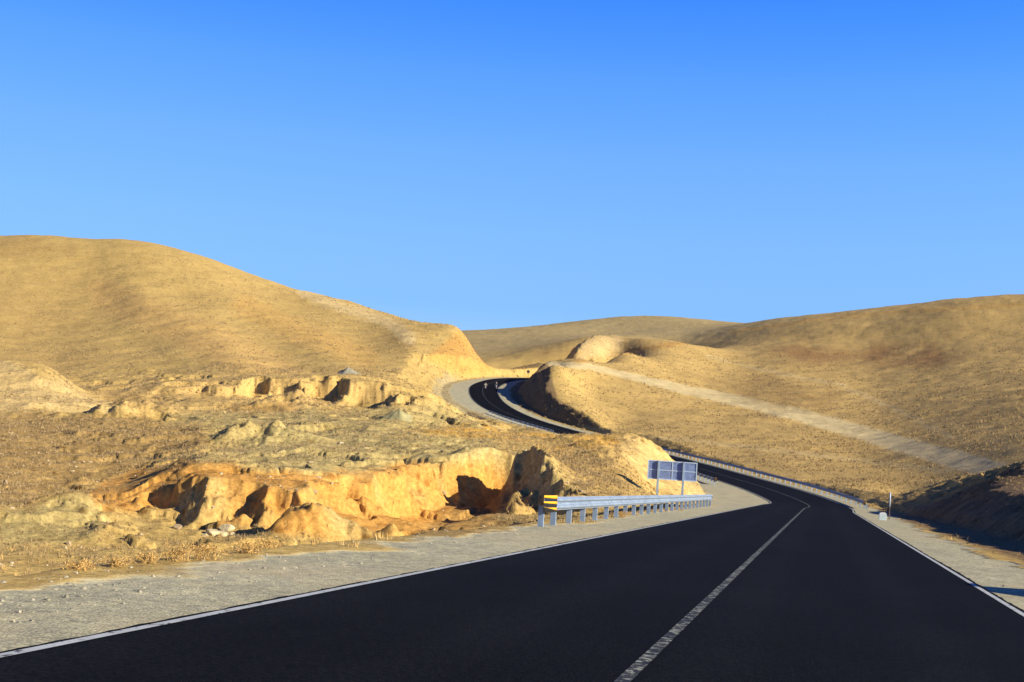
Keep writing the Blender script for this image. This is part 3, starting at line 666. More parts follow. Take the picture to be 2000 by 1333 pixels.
# ------------------------------------------------------------------ guardrails
BP = [(0, .74), (.018, .742), (.022, .725), (.075, .69), (.085, .665), (.075, .635), (.025, .605), (.012, .575), (.025, .545), (.075, .515), (.085, .485), (.075, .455), (.022, .425), (.018, .405), (0, .41)]
def guardrail(name, s0, s1, d, label, marker, step=2.0, bolts=False):
    """face towards the road; marker: which ends carry the striped terminal"""
    side = -1 if d < 0 else 1; to = -side
    root = empty(name, at(s0, d))
    base = Vector(root.location)
    def pt(s, off, z):
        a = at(s, d + to * off); return Vector((a[0], a[1], a[2] - .04 + z)) - base
    prof = BP + [(x - .006, z) for x, z in reversed(BP[1:-1])]
    ss = np.arange(s0, s1 + .01, 1.0); mb = MB(); n = len(prof); v = []; f = []
    for s in ss:
        for (x, z) in prof: v.append(pt(s, x + .12, z))
    for i in range(len(ss) - 1):
        for k in range(n): f.append((i * n + k, i * n + (k + 1) % n, (i + 1) * n + (k + 1) % n, (i + 1) * n + k))
    f += [tuple(range(n)), tuple(range((len(ss) - 1) * n, len(ss) * n))[::-1]]
    mb.add(v, f)
    for s in np.arange(s0 + 4, s1 - 1, 4.0):      # laps with their bolts
        for z in (.69, .64, .51, .46):
            q_ = pt(s, .205, z); mb.box(q_, (.03, .03, .03))
    mb.build('rail_beam', steel, root, smooth=False)
    h0 = heading(s0)
    n_ = int((s1 - s0) / step + 1e-6); ps = [s0 + step * i + .6 for i in range(n_ + 1)]
    posts = [(s, 0.0) for s in ps if s < s1]
    for mk in marker:
        posts.append((s0 - .85, .0) if mk == 's' else (s1 + .85, .0))
    for s, o_ in posts:
        endp = s < s0 or s > s1; o_ = -.001 if endp else o_
        h = heading(s); F = Vector((h[0], h[1], 0)); Rr = Vector((h[1], -h[0], 0)) * to
        mb = MB(); a = pt(s, o_, 0)
        # C channel: web facing along the road, two flanges
        lean = 0.015 * math.sin(s * 7.3); ax = (Rr, F, (Vector((0, 0, 1)) + Rr * lean).normalized())
        zt = .70 if o_ == 0 else .52
        mb.box(a + Vector((0, 0, (zt - .5) / 2)), (.14, .006, zt + .5), ax)
        for q_ in (-.067, .067): mb.box(a + Rr * q_ + F * .035 + Vector((0, 0, (zt - .5) / 2)), (.006, .064, zt + .494), ax)
        mb.build('post', steel_d, root)
        if o_ == 0:
            bb = MB(); bb.box(a + Rr * .095 + F * .03 + Vector((0, 0, .575)), (.048, .10, .20), ax); bb.build('spacer_block', steel_d, root)
            if bolts:
                bb = MB(); bb.tube([a + Rr * .16 + F * .03 + Vector((0, 0, .575)), a + Rr * .18 + F * .03 + Vector((0, 0, .575))], .016, 6); bb.build('bolt', steel_d, root)
    for mk in marker:
        e = s0 if mk == 's' else s1; sg = -1 if mk == 's' else 1
        # curved end plate, striped
        arc = []
        for k in range(9):
            t = k / 8; arc.append((e + sg * 1.3 * t, .205 - .05 * t * t))
        mb = MB(); v = []; f = []
        for (s, o_) in arc: v += [pt(s, o_, .37), pt(s, o_, .785)]
        for k in range(8): f.append((2 * k, 2 * k + 2, 2 * k + 3, 2 * k + 1))
        mb.add(v, f); pl = mb.build('end_plate', blk, root, smooth=True)
        so = pl.modifiers.new('solid', 'SOLIDIFY'); so.thickness = .006; so.offset = 0
        yb = MB()
        for (z0, z1, slant) in ((.715, .784, 0), (.585, .632, .0), (.43, .48, .05)):
            v = []; f = []
            for k, (s, o_) in enumerate(arc):
                t = k / 8; za = z0 + .035 * t + slant * t * 1.2 ; zb = min(.784, z1 + .008 * t)
                v += [pt(s, o_, za - .02), pt(s, o_, max(zb, za - .015))]
            for k in range(8): f.append((2 * k, 2 * k + 2, 2 * k + 3, 2 * k + 1))
            yb.add(v, f)
        yo = yb.build('yellow_stripe', yel, root, smooth=True)
        so = yo.modifiers.new('solid', 'SOLIDIFY'); so.thickness = .02; so.offset = 0
    tagt(root, label, 'guardrail', None); return root
def s_at_y(y): 
    k = np.argmin(np.abs(path[:, 1] - y)); return float(S[k] - S0)
guardrail('guardrail', 30.3, 77.0, -5.4, 'long silver guardrail with a yellow and black striped end, in front of the large sign', ['s'], 2.0, True)
guardrail('guardrail', s_at_y(116), s_at_y(226), 5.3, 'long guardrail along the outer edge of the road in the dip, its face in shade', ['s'])
guardrail('guardrail', s_at_y(139), s_at_y(164), -5.6, 'short guardrail with striped end just behind the right edge of the sign board', ['s'])
guardrail('guardrail', s_at_y(232), s_at_y(257.5), -5.0, 'far guardrail seen from behind beside the uphill bend, below the motorcycles', [])

# ------------------------------------------------------------------ sign board seen from the back
def sign_board():
    h = heading(58); F = Vector((h[0], h[1], 0)); Rr = Vector((h[1], -h[0], 0))
    D = 74.0; pl = P(1283, 970, D); pr = P(1332, 970, D + .0)
    base = Vector((pl[0], pl[1], 0)); root = empty('direction_sign', (pl[0], pl[1], gz1(pl[0], pl[1])))
    o = Vector(root.location); Rx = Vector((math.cos(R(-4)), math.sin(R(-4)), 0)); Fx = Vector((-Rx.y, Rx.x, 0)); up = Vector((0, 0, 1)); ax = (Rx, Fx, up)
    pz = P(1285, 899, D)[2] - o.z; W, H = 2.95, 1.14
    left = -.64; cx = left + W / 2
    zc = pz - H / 2 - .02
    panel = mat('sign_back_sheet', (.17, .225, .38), .5, .15, .28, 9, .1, 12)
    # streaks on the sheet
    mb = MB(); mb.box(Rx * cx + Fx * .10 + up * zc, (W, .012, H), ax); mb.build('sign_panel', panel, root)
    fr = MB()
    for zz in (H / 2 - .03, -H / 2 + .03): fr.box(Rx * cx + Fx * .078 + up * (zc + zz), (W, .032, .06), ax)
    for xx in (-W / 2 + .03, W / 2 - .03): fr.box(Rx * (cx + xx) + Fx * .0775 + up * zc, (.06, .03, H - .124), ax)
    fr.build('panel_frame', steel_l, root)
    rb = MB()
    xs = [-W / 2 + .062, -.01, W / 2 - .062]
    for a_, b_ in zip(xs[:-1], xs[1:]): rb.box(Rx * (cx + (a_ + b_) / 2 + .005) + Fx * .082 + up * (zc + .0), (b_ - a_ - .05, .02, .05), ax)
    rb.box(Rx * (cx - .0) + Fx * .081 + up * zc, (.055, .022, H - .124), ax)
    rb.build('stiffener', steel_l, root)
    for xx in (.0, 1.50):
        p = Rx * xx; g = gz1(o.x + p.x, o.y + p.y) - o.z
        mb = MB(); mb.box(p + Fx * .0 + up * ((zc + H / 2 + .0 + g - .4) / 2), (.125, .11, zc + H / 2 - g + .4 - .02), ax); mb.build('post', steel_d, root, bevel=.008)
        for zz in (.22, -.22):
            b = MB(); b.box(p + Fx * .066 + up * (zc + zz), (.17, .022, .04), ax); b.build('clamp', steel, root)
    tagt(root, 'large blank sign board seen from behind on two posts, just beyond the near guardrail', 'road sign')
sign_board()

# ------------------------------------------------------------------ white marker block, thin pole, far round sign
p = place(1724, 1012, 76); root = empty('marker_block', p, R(-14))
conc = mat('painted_concrete', (.62, .74, .74), .8, 0, .08, 6, .3, 20); white = mat('white_paint', (.80, .80, .76), .7, 0, .06, 5)
mb = MB(); mb.box((0, 0, .17), (.42, .16, .42)); mb.build('stone_body', conc, root, bevel=.015)
mb = MB()
v = []
for y_ in (-.08, .08):
    for k in range(9): t = math.pi * k / 8; v.append((.21 * math.cos(t), y_, .382 + .09 * math.sin(t)))
f = [tuple(range(9)), tuple(range(9, 18))[::-1], (0, 9, 17, 8)] + [(k, k + 9, k + 10, k + 1)[::-1] for k in range(8)]
mb.add(v, f); mb.build('rounded_cap', white, root)
tagt(root, 'small pale blue and white kilometre stone on the right gravel shoulder', 'marker stone')
p = place(1737, 1004, 81); root = empty('marker_pole', p)
lt = mat('pale_blue_paint', (.52, .58, .68), .6, 0, .1, 6); dk = mat('rusty_pipe', (.12, .07, .05), .8, 0, .3, 12)
mb = MB(); mb.tube([(0, 0, -.3), (0, 0, .82)], .032, 10); mb.build('lower_pole', dk, root, True)
mb = MB(); mb.tube([(0, 0, .82), (0, 0, 1.75)], .045, 10); mb.build('upper_sleeve', lt, root, True)
mb = MB(); mb.ball((0, 0, 1.75), (.046, .046, .025), 6); mb.build('cap', lt, root, True)
tagt(root, 'thin pole with pale upper half standing behind the kilometre stone', 'pole')
sq = s_at_y(360); p = None
best = min(np.arange(s_at_y(350), S[-1] - S0 - 30, .5), key=lambda s_: abs(proj(*[np.array(t_) for t_ in at(s_, -5.0)])[0] - 1032))
pp = at(best, -5.0); root = empty('round_sign', (pp[0], pp[1], gz1(pp[0], pp[1])))
mb = MB(); mb.tube([(0, 0, -.3), (0, 0, 2.3)], .05, 8); mb.build('post', dk, root, True)
mb = MB(); mb.tube([(0, -.06, 1.85), (0, -.085, 1.85)], .46, 24); mb.build('sign_disc', mat('dark_sign_back', (.05, .04, .045), .7), root)
mb = MB(); mb.torus((0, -.075, 1.85), (0, 1, 0), .45, .022, 28, 6); mb.build('rim', dk, root, True)
tagt(root, 'small round sign on a post at the top of the far bend', 'road sign')

# ------------------------------------------------------------------ motorcycles with riders
def skin(name, joints, edges, m, parent, sub=2):
    me = bpy.data.meshes.new(name); me.from_pydata([j[0] for j in joints], edges, []); o = bpy.data.objects.new(name, me); C.objects.link(o); o.parent = parent
    sk = o.modifiers.new('skin', 'SKIN'); sk.use_smooth_shade = True
    for i, j in enumerate(joints):
        r_ = j[1]; me.skin_vertices[0].data[i].radius = (r_, r_) if not isinstance(r_, tuple) else r_
    me.skin_vertices[0].data[0].use_root = True
    sb = o.modifiers.new('sub', 'SUBSURF'); sb.levels = sub; sb.render_levels = sub
    me.materials.append(m); return o
tyre_m = mat('rubber', (.012, .012, .013), .8); rim_m = mat('wheel_metal', (.45, .45, .47), .35, .8); skin_m = mat('skin', (.34, .19, .12), .6); trouser_m = mat('dark_trousers', (.03, .035, .06), .9)
hel_m = mat('helmet_paint', (.05, .05, .06), .3)
def motorcycle(loc, rz, paint, label):
    """front towards -y in its own frame, seat at .8 m"""
    root = empty('motorcycle', loc, rz)
    for y_, n_ in ((-.68, 0), (.66, 1)):
        w = MB(); w.torus((0, y_, .31), (1, 0, 0), .255, .055, 28, 8); w = w.build('wheel', tyre_m, root, True)
        rm = MB(); rm.torus((0, y_, .31), (1, 0, 0), .20, .018, 28, 6)
        for k in range(10):
            t = math.pi * 2 * k / 10; rm.tube([(0, y_, .31), (0, y_ + .2 * math.cos(t), .31 + .2 * math.sin(t))], .006, 5)
        rm.tube([(-.07, y_, .31), (.07, y_, .31)], .04, 10); rm.build('rim', rim_m, w, True)
    f_ = MB()
    for x_ in (-.085, .085): f_.tube([(x_, -.68, .31), (x_, -.56, .62), (x_, -.44, .92)], .022, 8)
    f_.build('fork', rim_m, root, True)
    b_ = MB(); b_.tube([(-.36, -.30, 1.02), (-.24, -.40, 1.02), (-.08, -.44, .95), (.08, -.44, .95), (.24, -.40, 1.02), (.36, -.30, 1.02)], .016, 8); b_.build('handlebar', rim_m, root, True)
    l_ = MB(); l_.ball((0, -.55, .88), (.095, .08, .095), 8); l_.build('headlight', mat('lamp_glass', (.7, .7, .65), .15), root, True)
    t_ = MB(); t_.ball((0, -.17, .80), (.15, .26, .12), 10); t_.build('fuel_tank', paint, root, True)
    s_ = MB(); s_.tube([(0, 0, .77), (0, .2, .765), (0, .45, .79), (0, .66, .82)], [.11, .13, .13, .08], 10); s_.build('seat', tyre_m, root, True)
    e_ = MB(); e_.ball((0, -.06, .43), (.15, .20, .17), 8); e_.tube([(0, -.22, .45), (0, -.3, .62), (0, -.40, .82)], .03, 8); e_.tube([(-.06, .05, .4), (-.09, .66, .33)], .025, 8); e_.tube([(.06, .05, .4), (.09, .66, .33)], .025, 8)
    e_.build('engine', mat('engine_metal', (.10, .10, .11), .5, .5), root, True)
    x_ = MB(); x_.tube([(.13, -.15, .35), (.15, .2, .27), (.16, .72, .36)], [.022, .028, .045], 8); x_.build('exhaust_pipe', rim_m, root, True)
    g_ = MB()
    for k in range(6):
        t0, t1 = R(40 + 20 * k), R(60 + 20 * k)
        g_.box((0, -.68 + .335 * math.cos((t0 + t1) / 2), .31 + .335 * math.sin((t0 + t1) / 2)), (.13, .13, .012), (Vector((1, 0, 0)), Vector((0, -math.sin((t0 + t1) / 2), math.cos((t0 + t1) / 2))), Vector((0, math.cos((t0 + t1) / 2), math.sin((t0 + t1) / 2)))))
    g_.build('mudguard', paint, root, True)
    tagt(root, label, 'motorcycle'); return root
def rider(loc, rz, jacket, hel, label):
    root = empty('person', loc, rz)
    J = [((0, .12, .92), .13), ((0, .10, 1.08), (.15, .11)), ((0, .05, 1.30), (.18, .12)), ((0, .02, 1.42), .12), ((0, 0, 1.50), .055), ((0, -.02, 1.58), .07), ((0, -.02, 1.70), (.078, .09)), ((0, -.02, 1.78), .05),
         ((-.20, .02, 1.38), .062), ((-.33, -.12, 1.17), .045), ((-.34, -.27, 1.06), .03), ((.20, .02, 1.38), .062), ((.33, -.12, 1.17), .045), ((.34, -.27, 1.06), .03),
         ((-.12, .08, .90), .10), ((-.23, -.24, .80), .07), ((-.20, -.08, .42), .05), ((-.20, -.14, .34), .04), ((-.20, -.28, .33), .035),
         ((.12, .08, .90), .10), ((.23, -.24, .80), .07), ((.20, -.08, .42), .05), ((.20, -.14, .34), .04), ((.20, -.28, .33), .035)]
    E = [(0, 1), (1, 2), (2, 3), (3, 4), (4, 5), (5, 6), (6, 7), (3, 8), (8, 9), (9, 10), (3, 11), (11, 12), (12, 13), (0, 14), (14, 15), (15, 16), (16, 17), (17, 18), (0, 19), (19, 20), (20, 21), (21, 22), (22, 23)]
    skin('body', J, E, skin_m, root)
    ji = [0, 1, 2, 3, 8, 9, 11, 12]; jj = [(J[i][0], tuple(x * 1.22 for x in (J[i][1] if isinstance(J[i][1], tuple) else (J[i][1],) * 2))) for i in ji]
    jj += [((-.345, -.24, 1.08), .045), ((.345, -.24, 1.08), .045)]
    skin('jacket', jj, [(0, 1), (1, 2), (2, 3), (3, 4), (4, 5), (5, 8), (3, 6), (6, 7), (7, 9)], jacket, root)
    ti = [0, 14, 15, 16, 19, 20, 21]; tt = [(J[i][0], tuple(x * 1.2 for x in (J[i][1] if isinstance(J[i][1], tuple) else (J[i][1],) * 2))) for i in ti]
    skin('trousers', tt, [(0, 1), (1, 2), (2, 3), (0, 4), (4, 5), (5, 6)], trouser_m, root)
    for s_ in (-1, 1):      # hands closed on the grips, shoes on the pegs
        for k in range(4):
            hx = s_ * (.315 + .022 * k); hd = MB(); hd.tube([(hx, -.25, 1.065), (hx, -.31, 1.075), (hx, -.345, 1.05), (hx, -.335, 1.015), (hx, -.30, 1.0)], [.013, .011, .010, .009, .008], 6); hd.build('finger', skin_m, root, True)
        hd = MB(); hd.tube([(s_ * .31, -.26, 1.05), (s_ * .295, -.29, 1.02), (s_ * .30, -.31, 1.0)], [.013, .012, .009], 6); hd.build('thumb', skin_m, root, True)
        sh = MB(); sh.tube([(s_ * .20, -.05, .315), (s_ * .20, -.18, .315), (s_ * .20, -.33, .31)], [.048, .05, .035], 8); sh.build('shoe', tyre_m, root, True)
    hm = MB(); hm.ball((0, -.01, 1.69), (.13, .15, .14), 12); hm.build('helmet', hel, root, True)
    vz = MB(); vz.ball((0, -.045, 1.675), (.112, .125, .06), 10); vz.build('visor', mat('visor', (.03, .03, .035), .1), root, True)
    tagt(root, label, 'person'); return root
def on_road(u, y0):
    s_ = s_at_y(y0); best = min(np.arange(-3.4, 3.4, .05), key=lambda d_: abs(float(proj(*[np.array(t_) for t_ in at(s_, d_)])[0]) - u)); return s_, at(s_, best, .0)
s_, q1 = on_road(948, 307); h = heading(s_); rz1 = math.atan2(-h[0], h[1])
motorcycle(q1, rz1, mat('pale_tank_paint', (.55, .50, .40), .35), 'small motorcycle nearer the centre line on the far bend')
rider(q1, rz1, mat('beige_jacket', (.50, .44, .32), .9), hel_m, 'person in a beige jacket riding towards us by the centre line of the far bend')
s_, q2 = on_road(973, 309); h = heading(s_); rz2 = math.atan2(-h[0], h[1])
motorcycle(q2, rz2, mat('dark_tank_paint', (.05, .06, .10), .3), 'small dark motorcycle at the inner edge of the far bend')
rider(q2, rz2, mat('dark_blue_jacket', (.06, .07, .12), .9), mat('grey_helmet', (.4, .4, .42), .3), 'person in a dark jacket riding along the inner edge of the far bend')

# ------------------------------------------------------------------ heaps, boulders
def heap(name, u, v, D, rx, ry, h_, m, label, cat, seed=0, peak=1.15):
    p = place(u, v, D); n, k = 40, 22; V = []; F = []
    for i in range(k + 1):
        q_ = i / k
        for j in range(n):
            t = 2 * math.pi * j / n; w = 1 + .12 * math.sin(t * 3 + seed) + .07 * math.sin(t * 7 + seed * 2)
            X = rx * q_ * math.cos(t) * w; Y = ry * q_ * math.sin(t) * w
            z = h_ * (1 - q_) ** peak
            nz_ = float(fbm(np.array([X * 1.3 + seed]), np.array([Y * 1.3]), 4, 5)[0]) * .10 * h_ + float(ridged(np.array([t * 1.6 + seed]), np.array([q_ * .5]), 2, 9)[0]) * .05 * h_
            zg = gz1(p[0] + X, p[1] + Y) - p[2]
            V.append((X, Y, zg * min(1, q_ * 1.6) + z + nz_ * (1 - q_ ** 4) - (.25 if i == k else 0)))
    for i in range(k):
        for j in range(n): F.append((i * n + j, (i + 1) * n + j, (i + 1) * n + (j + 1) % n, i * n + (j + 1) % n))
    o = link_mesh(name, V, F, m, None, True); o.location = tuple(map(float, p)); tagt(o, label, cat); return o
heap('gravel_pile', 680, 731, 262, 2.6, 2.5, 1.5, mat('grey_gravel', (.27, .245, .17), .95, 0, .25, 3, .8, 8), 'grey cone of gravel at the foot of the left hill', 'gravel pile', 1)
heap('dirt_pile', 1281, 868, 150, 3.0, 3.5, 1.3, mat('orange_earth', (.60, .29, .08), .95, 0, .18, 2, .6, 6), 'low mound of orange earth behind the knoll above the guardrail in the dip', 'dirt pile', 3, .8)
heap('dirt_pile', 777, 836, 116, 1.5, 1.4, .85, mat('olive_earth', (.31, .27, .125), .95, 0, .18, 2, .6, 6), 'pointed olive earth heap left of the far guardrail on the plain', 'dirt pile', 5)
rock_m = mat('pale_rock', (.48, .39, .22), .9, 0, .35, 5, 1.0, 9)
rock_b = mat('brown_rock', (.34, .25, .14), .9, 0, .3, 4, 1.0, 9)
def boulder(u, v, D, size, m, label, seed, sq=.7, group=None):
    p = place(u, v, D); g_ = np.random.default_rng(seed); mb = MB(); mb.ball((0, 0, 0), 1.0, 9)
    V = np.array(mb.v); pl = g_.normal(size=(9, 3)); pl /= np.linalg.norm(pl, axis=1)[:, None]; off = g_.uniform(.55, .85, 9)
    for n_, o_ in zip(pl, off):
        dd = V @ n_ - o_; V -= np.clip(dd, 0, None)[:, None] * n_[None, :] * .92
    V *= 1 + .05 * fbm(V[:, 0] * 3 + seed, V[:, 1] * 3 + V[:, 2] * 2, 3, seed)[:, None]
    V = V * size * np.array((1.1, .9, sq)); o = link_mesh('boulder', V, mb.f, m, None, False)
    o.location = (float(p[0]), float(p[1]), float(p[2] + size * sq * .35)); o.rotation_euler = (0, 0, seed * 1.3)
    tagt(o, label, 'boulder', group); return o
B_ = [(418, 990, 47.6, .30, rock_m, 'pale flat boulder at the left end of the white rock cluster in the pit'),
      (437, 985, 47.9, .26, rock_m, 'pale boulder second from the left in the white rock cluster'),
      (447, 972, 48.6, .30, rock_m, 'largest cracked pale boulder, topmost of the white rock cluster'),
      (456, 983, 48.1, .20, rock_m, 'small pale boulder at the right end of the white rock cluster'),
      (450, 992, 47.4, .14, rock_m, 'small pale stone lying below the white rock cluster'),
      (404, 992, 47.2, .14, rock_m, 'small pale stone just left of the white rock cluster'),
      (265, 996, 46.5, .16, rock_b, 'brown stone on the pit floor under the shaded hollow'),
      (277, 1002, 45.8, .12, rock_b, 'small brown stone on the pit floor right of a larger one'),
      (664, 878, 82, .34, rock_m, 'lone pale boulder on the olive flat above the orange pit wall'),
      (350, 975, 48.2, .2, rock_b, 'brown rock at the foot of the spur right of the shaded hollow')]
for i, b_ in enumerate(B_): boulder(*b_, i + 3)

# ------------------------------------------------------------------ dry shrubs
straw = mat('dry_stems', (.50, .31, .10), .9, 0, .3, 8); dull = mat('grey_brown_stems', (.30, .22, .12), .9, 0, .3, 8)
def shrub(u, v, D, w, h_, m, label, seed, n=90, pos=None):
    p = pos if pos is not None else place(u, v, D); g_ = np.random.default_rng(seed); V = []; F = []
    def blade(a, b, wd):
        t = b - a; sd = np.cross(t, (g_.normal(), g_.normal(), g_.normal())); sd = sd / (np.linalg.norm(sd) + 1e-9) * wd; k = len(V)
        V.extend([a - sd, a + sd, b + sd * .4, b - sd * .4]); F.append((k, k + 1, k + 2, k + 3))
    for i in range(n):
        a = np.array((g_.normal() * w * .18, g_.normal() * w * .18, -.03)); th = g_.uniform(0, 6.28); l = g_.uniform(.5, 1) * h_; sp_ = g_.uniform(.05, 1) * w * .5
        mid_ = a + np.array((math.cos(th) * sp_ * .4, math.sin(th) * sp_ * .4, l * .6)); end = a + np.array((math.cos(th) * sp_, math.sin(th) * sp_, l * g_.uniform(.75, 1.05)))
        fw = .35 + w * .65; blade(a, mid_, .006 * fw); blade(mid_, end, .005 * fw)
        for k in range(4):
            q_ = end + g_.normal(size=3) * .07 * (.1 + h_); blade(end + (mid_ - end) * g_.uniform(0, .5), q_, .0045 * fw)
            blade(q_, q_ + g_.normal(size=3) * .018 * fw, .011 * fw)
    o = link_mesh('dry_shrub', V, F, m); o.location = tuple(map(float, p)); tagt(o, label, 'shrub', None); return o
def edge_pos(s, d):
    a = at(s, d); return np.array((a[0], a[1], gz1(a[0], a[1])))
def s_for_u(u, d):
    return min(np.arange(4, 60, .1), key=lambda s: abs(float(proj(*[np.array(t_) for t_ in at(s, d)])[0]) - u))
for i, (u, d, w, h_, lab) in enumerate([
    (395, -5.9, (.42), .24, 'tallest straw coloured weed clump leaning over the far edge of the near gravel'),
    (345, -5.95, (.36), .22, 'weed clump just left of the tallest one on the near gravel edge'),
    (285, -6.0, (.30), .14, 'low yellow weed clump at the gravel edge left of the two tall clumps'),
    (230, -6.0, (.26), .12, 'sparse straw clump at the gravel edge, second from the left'),
    (150, -6.05, (.28), .12, 'leftmost straw clump touching the near gravel edge'),
    (485, -6.0, (.45), .20, 'brownish weed clump on the gravel edge below the orange pit wall'),
    (520, -6.2, (.35), .16, 'thin weed clump right of the brownish one below the orange pit wall')]):
    s_ = s_for_u(u, d); shrub(0, 0, 0, w, h_, straw, lab, 50 + i, 70, edge_pos(s_, d))
for i, (u, v, D, w, h_, m, lab) in enumerate([
    (925, 818, 225, 3.0, 1.7, dull, 'round brown bush beside the gravel below the far bend'),
    (775, 728, 285, 2.6, 1.5, dull, 'small dark bush at the foot of the left hill, right of the gravel pile'),
    (1140, 960, 60, 1.0, .5, dull, 'brown bush behind the middle of the near guardrail'),
    (1043, 965, 55, .9, .5, dull, 'dark bush just behind the striped end of the near guardrail'),
    (1215, 1002, 42, .5, .25, straw, 'tuft of straw growing among the near guardrail posts'),
    (750, 1075, 30, .7, .3, straw, 'straw tuft at the gravel edge left of the striped guardrail end')]):
    shrub(u, v, D, w, h_, m, lab, 80 + i, 110)

# ------------------------------------------------------------------ grass and loose stones (stuff)
def scatter(n, umin, umax, dmin, dmax, seed):
    g_ = np.random.default_rng(seed); u = g_.uniform(umin, umax, n); D = np.exp(g_.uniform(math.log(dmin), math.log(dmax), n))
    x = (u - 1000) / FPX * D; return x, D, g_
def make_grass(name, n, seed, dens, hgt, m, umin, umax, dmin, dmax):
    x, y, g_ = scatter(n, umin, umax, dmin, dmax, seed)
    z = zlook(x, y); d = fieldlook(gd, x, y); gr_ = fieldlook(grav, x, y)
    keep = (np.abs(d) > 4.5) & (gr_ < .25) & (fieldlook(bare, x, y) < g_.uniform(.1, .9, n)) & ((d < 0) | (d > 13) | (y > 110) | (g_.uniform(size=n) < .06)) & (g_.uniform(size=n) < dens(x, y, z, d))
    x, y, z = x[keep], y[keep], z[keep]; k = len(x); B = 7 if n < 200000 else 5
    X = np.repeat(x, B); Y = np.repeat(y, B); Z = np.repeat(z, B); m_ = len(X)
    r_ = np.hypot(X, Y); hs_ = np.repeat(g_.uniform(.5, 1.3, k), B) * hgt * g_.uniform(.6, 1.1, m_) * (1 + .5 * sstep(120, 300, r_)) * (.5 + .5 * sstep(50, 180, r_) if n > 200000 else 1)
    th = g_.uniform(0, 6.28, m_); sp_ = hs_ * g_.uniform(.1, .9, m_)
    bx = X + g_.normal(size=m_) * hs_ * .35; by = Y + g_.normal(size=m_) * hs_ * .35
    wd = np.clip(.004 + r_ * (.00010 if n < 200000 else .00024), .004, .085); pa = g_.uniform(0, 3.14, m_)
    a = np.stack([bx - np.cos(pa) * wd, by - np.sin(pa) * wd, Z - .03], 1); b = np.stack([bx + np.cos(pa) * wd, by + np.sin(pa) * wd, Z - .03], 1)
    c_ = np.stack([bx + np.cos(th) * sp_, by + np.sin(th) * sp_, Z + hs_], 1)
    co = np.stack([a, b, c_], 1).reshape(-1, 3)
    o = fast_mesh(name, co, np.arange(len(co)).reshape(-1, 3), m, False); tagt(o, kind='stuff'); return o
def pm(u, v, poly, soft=20):
    return 1 - sstep(-soft, soft, sdist(u, v, poly))
def dens_straw(x, y, z, d):
    u, v = proj(x, y, z); c_ = sstep(-.1, .35, fbm(x * .16, y * .16, 4, 201))
    w = .07 * c_ * sstep(20, 50, y)
    w = np.maximum(w, pm(u, v, [(930, 822), (1230, 850), (1240, 880), (1100, 895), (950, 865), (780, 850), (780, 835)]) * (y < 160) * .9)
    w = np.maximum(w, pm(u, v, [(0, 1040), (500, 1040), (640, 1070), (300, 1120), (0, 1140)], 25) * (y < 60) * c_ * (.01 + .09 * sstep(24, 45, y)))
    w = np.maximum(w, ((d < -5.5) & (d > -6.6) & (y < 45)) * .035 * c_)
    return w
def dens_brown(x, y, z, d):
    u, v = proj(x, y, z); c_ = sstep(-.15, .4, fbm(x * .1, y * .1, 4, 301)); w = (.09 + .26 * c_) * sstep(25, 60, y)
    w = np.maximum(w, pm(u, v, [(1060, 870), (1220, 870), (1250, 930), (1200, 975), (1120, 950)]) * (y < 130) * .6)
    w = np.maximum(w, pm(u, v, [(-200, 800), (430, 830), (400, 880), (60, 990), (-200, 1010)]) * (y < 160) * .26)
    q_ = pm(u, v, [(165, 930), (980, 880), (985, 950), (950, 1040), (400, 1010)], 8); return w * (1 - .8 * q_)
gs_m = mat('straw_grass', (.58, .38, .13), .95, 0, .25, 2); gb_m = mat('brown_scrub', (.31, .22, .105), .95, 0, .3, 2)
make_grass('dry_grass', 130000, 11, dens_straw, .15, gs_m, -200, 2300, 12, 260)
make_grass('brown_scrub', 330000, 12, dens_brown, .26, gb_m, -200, 2300, 30, 480)
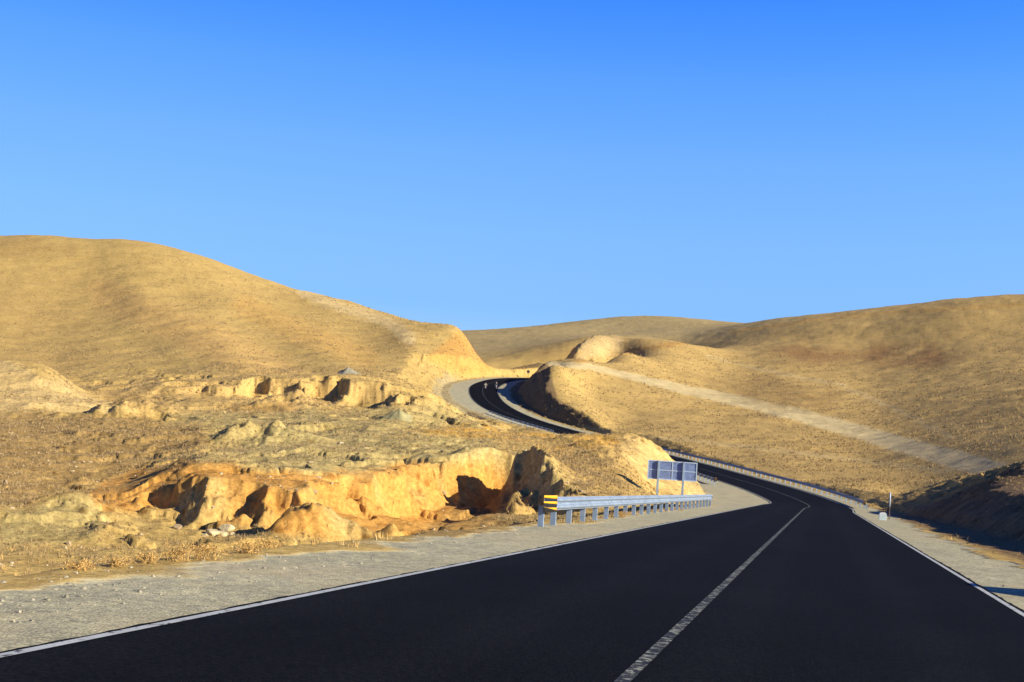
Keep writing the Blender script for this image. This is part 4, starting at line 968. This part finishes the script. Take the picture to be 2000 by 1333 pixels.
def make_stones(name, n, seed, dens, smin, smax, m, dmin, dmax):
    x, y, g_ = scatter(n, -100, 2200, dmin, dmax, seed); z = zlook(x, y); d = fieldlook(gd, x, y)
    keep = (np.abs(d) > 4.3) & ((smax < .05) | (np.abs(d) > 9)) & (g_.uniform(size=n) < dens(x, y, z, d)); x, y, z = x[keep], y[keep], z[keep]; k = len(x)
    ico = np.array([(0, 0, 1), (.89, 0, .45), (.28, .85, .45), (-.72, .53, .45), (-.72, -.53, .45), (.28, -.85, .45), (.72, .53, -.45), (-.28, .85, -.45), (-.89, 0, -.45), (-.28, -.85, -.45), (.72, -.53, -.45), (0, 0, -1)])
    fi = np.array([(0, 1, 2), (0, 2, 3), (0, 3, 4), (0, 4, 5), (0, 5, 1), (1, 6, 2), (2, 7, 3), (3, 8, 4), (4, 9, 5), (5, 10, 1), (6, 7, 2), (7, 8, 3), (8, 9, 4), (9, 10, 5), (10, 6, 1), (11, 7, 6), (11, 8, 7), (11, 9, 8), (11, 10, 9), (11, 6, 10)])
    sz = smin * (smax / smin) ** (g_.uniform(size=k) ** 2.2); co = ico[None] * (1 + g_.normal(size=(k, 12, 1)) * .2) * sz[:, None, None] * np.stack([g_.uniform(.7, 1.3, k), g_.uniform(.7, 1.3, k), g_.uniform(.45, .9, k)], 1)[:, None, :]
    co[:, :, 0] += x[:, None]; co[:, :, 1] += y[:, None]; co[:, :, 2] += (z + sz * .15)[:, None]
    o = fast_mesh(name, co.reshape(-1, 3), (fi[None] + (np.arange(k) * 12)[:, None, None]).reshape(-1, 3), m, False); tagt(o, kind='stuff'); return o
def dens_stone(x, y, z, d):
    c_ = sstep(-.2, .45, fbm(x * .2, y * .2, 4, 401)); return .25 * c_ + .75 * c_ * ((y > 34) & (y < 60) & (x < 5))
make_stones('loose_stones', 22000, 21, dens_stone, .02, .11, mat('buff_stone', (.46, .37, .22), .95, 0, .35, 5), 14, 220)
make_stones('dark_stones', 14000, 22, dens_stone, .03, .14, rock_b, 14, 220)
make_stones('shoulder_pebbles', 9000, 23, lambda x, y, z, d: (np.abs(d) < 8.5) * .5, .008, .028, mat('pebbles', (.30, .27, .19), .9, 0, .5, 20), 6, 60)
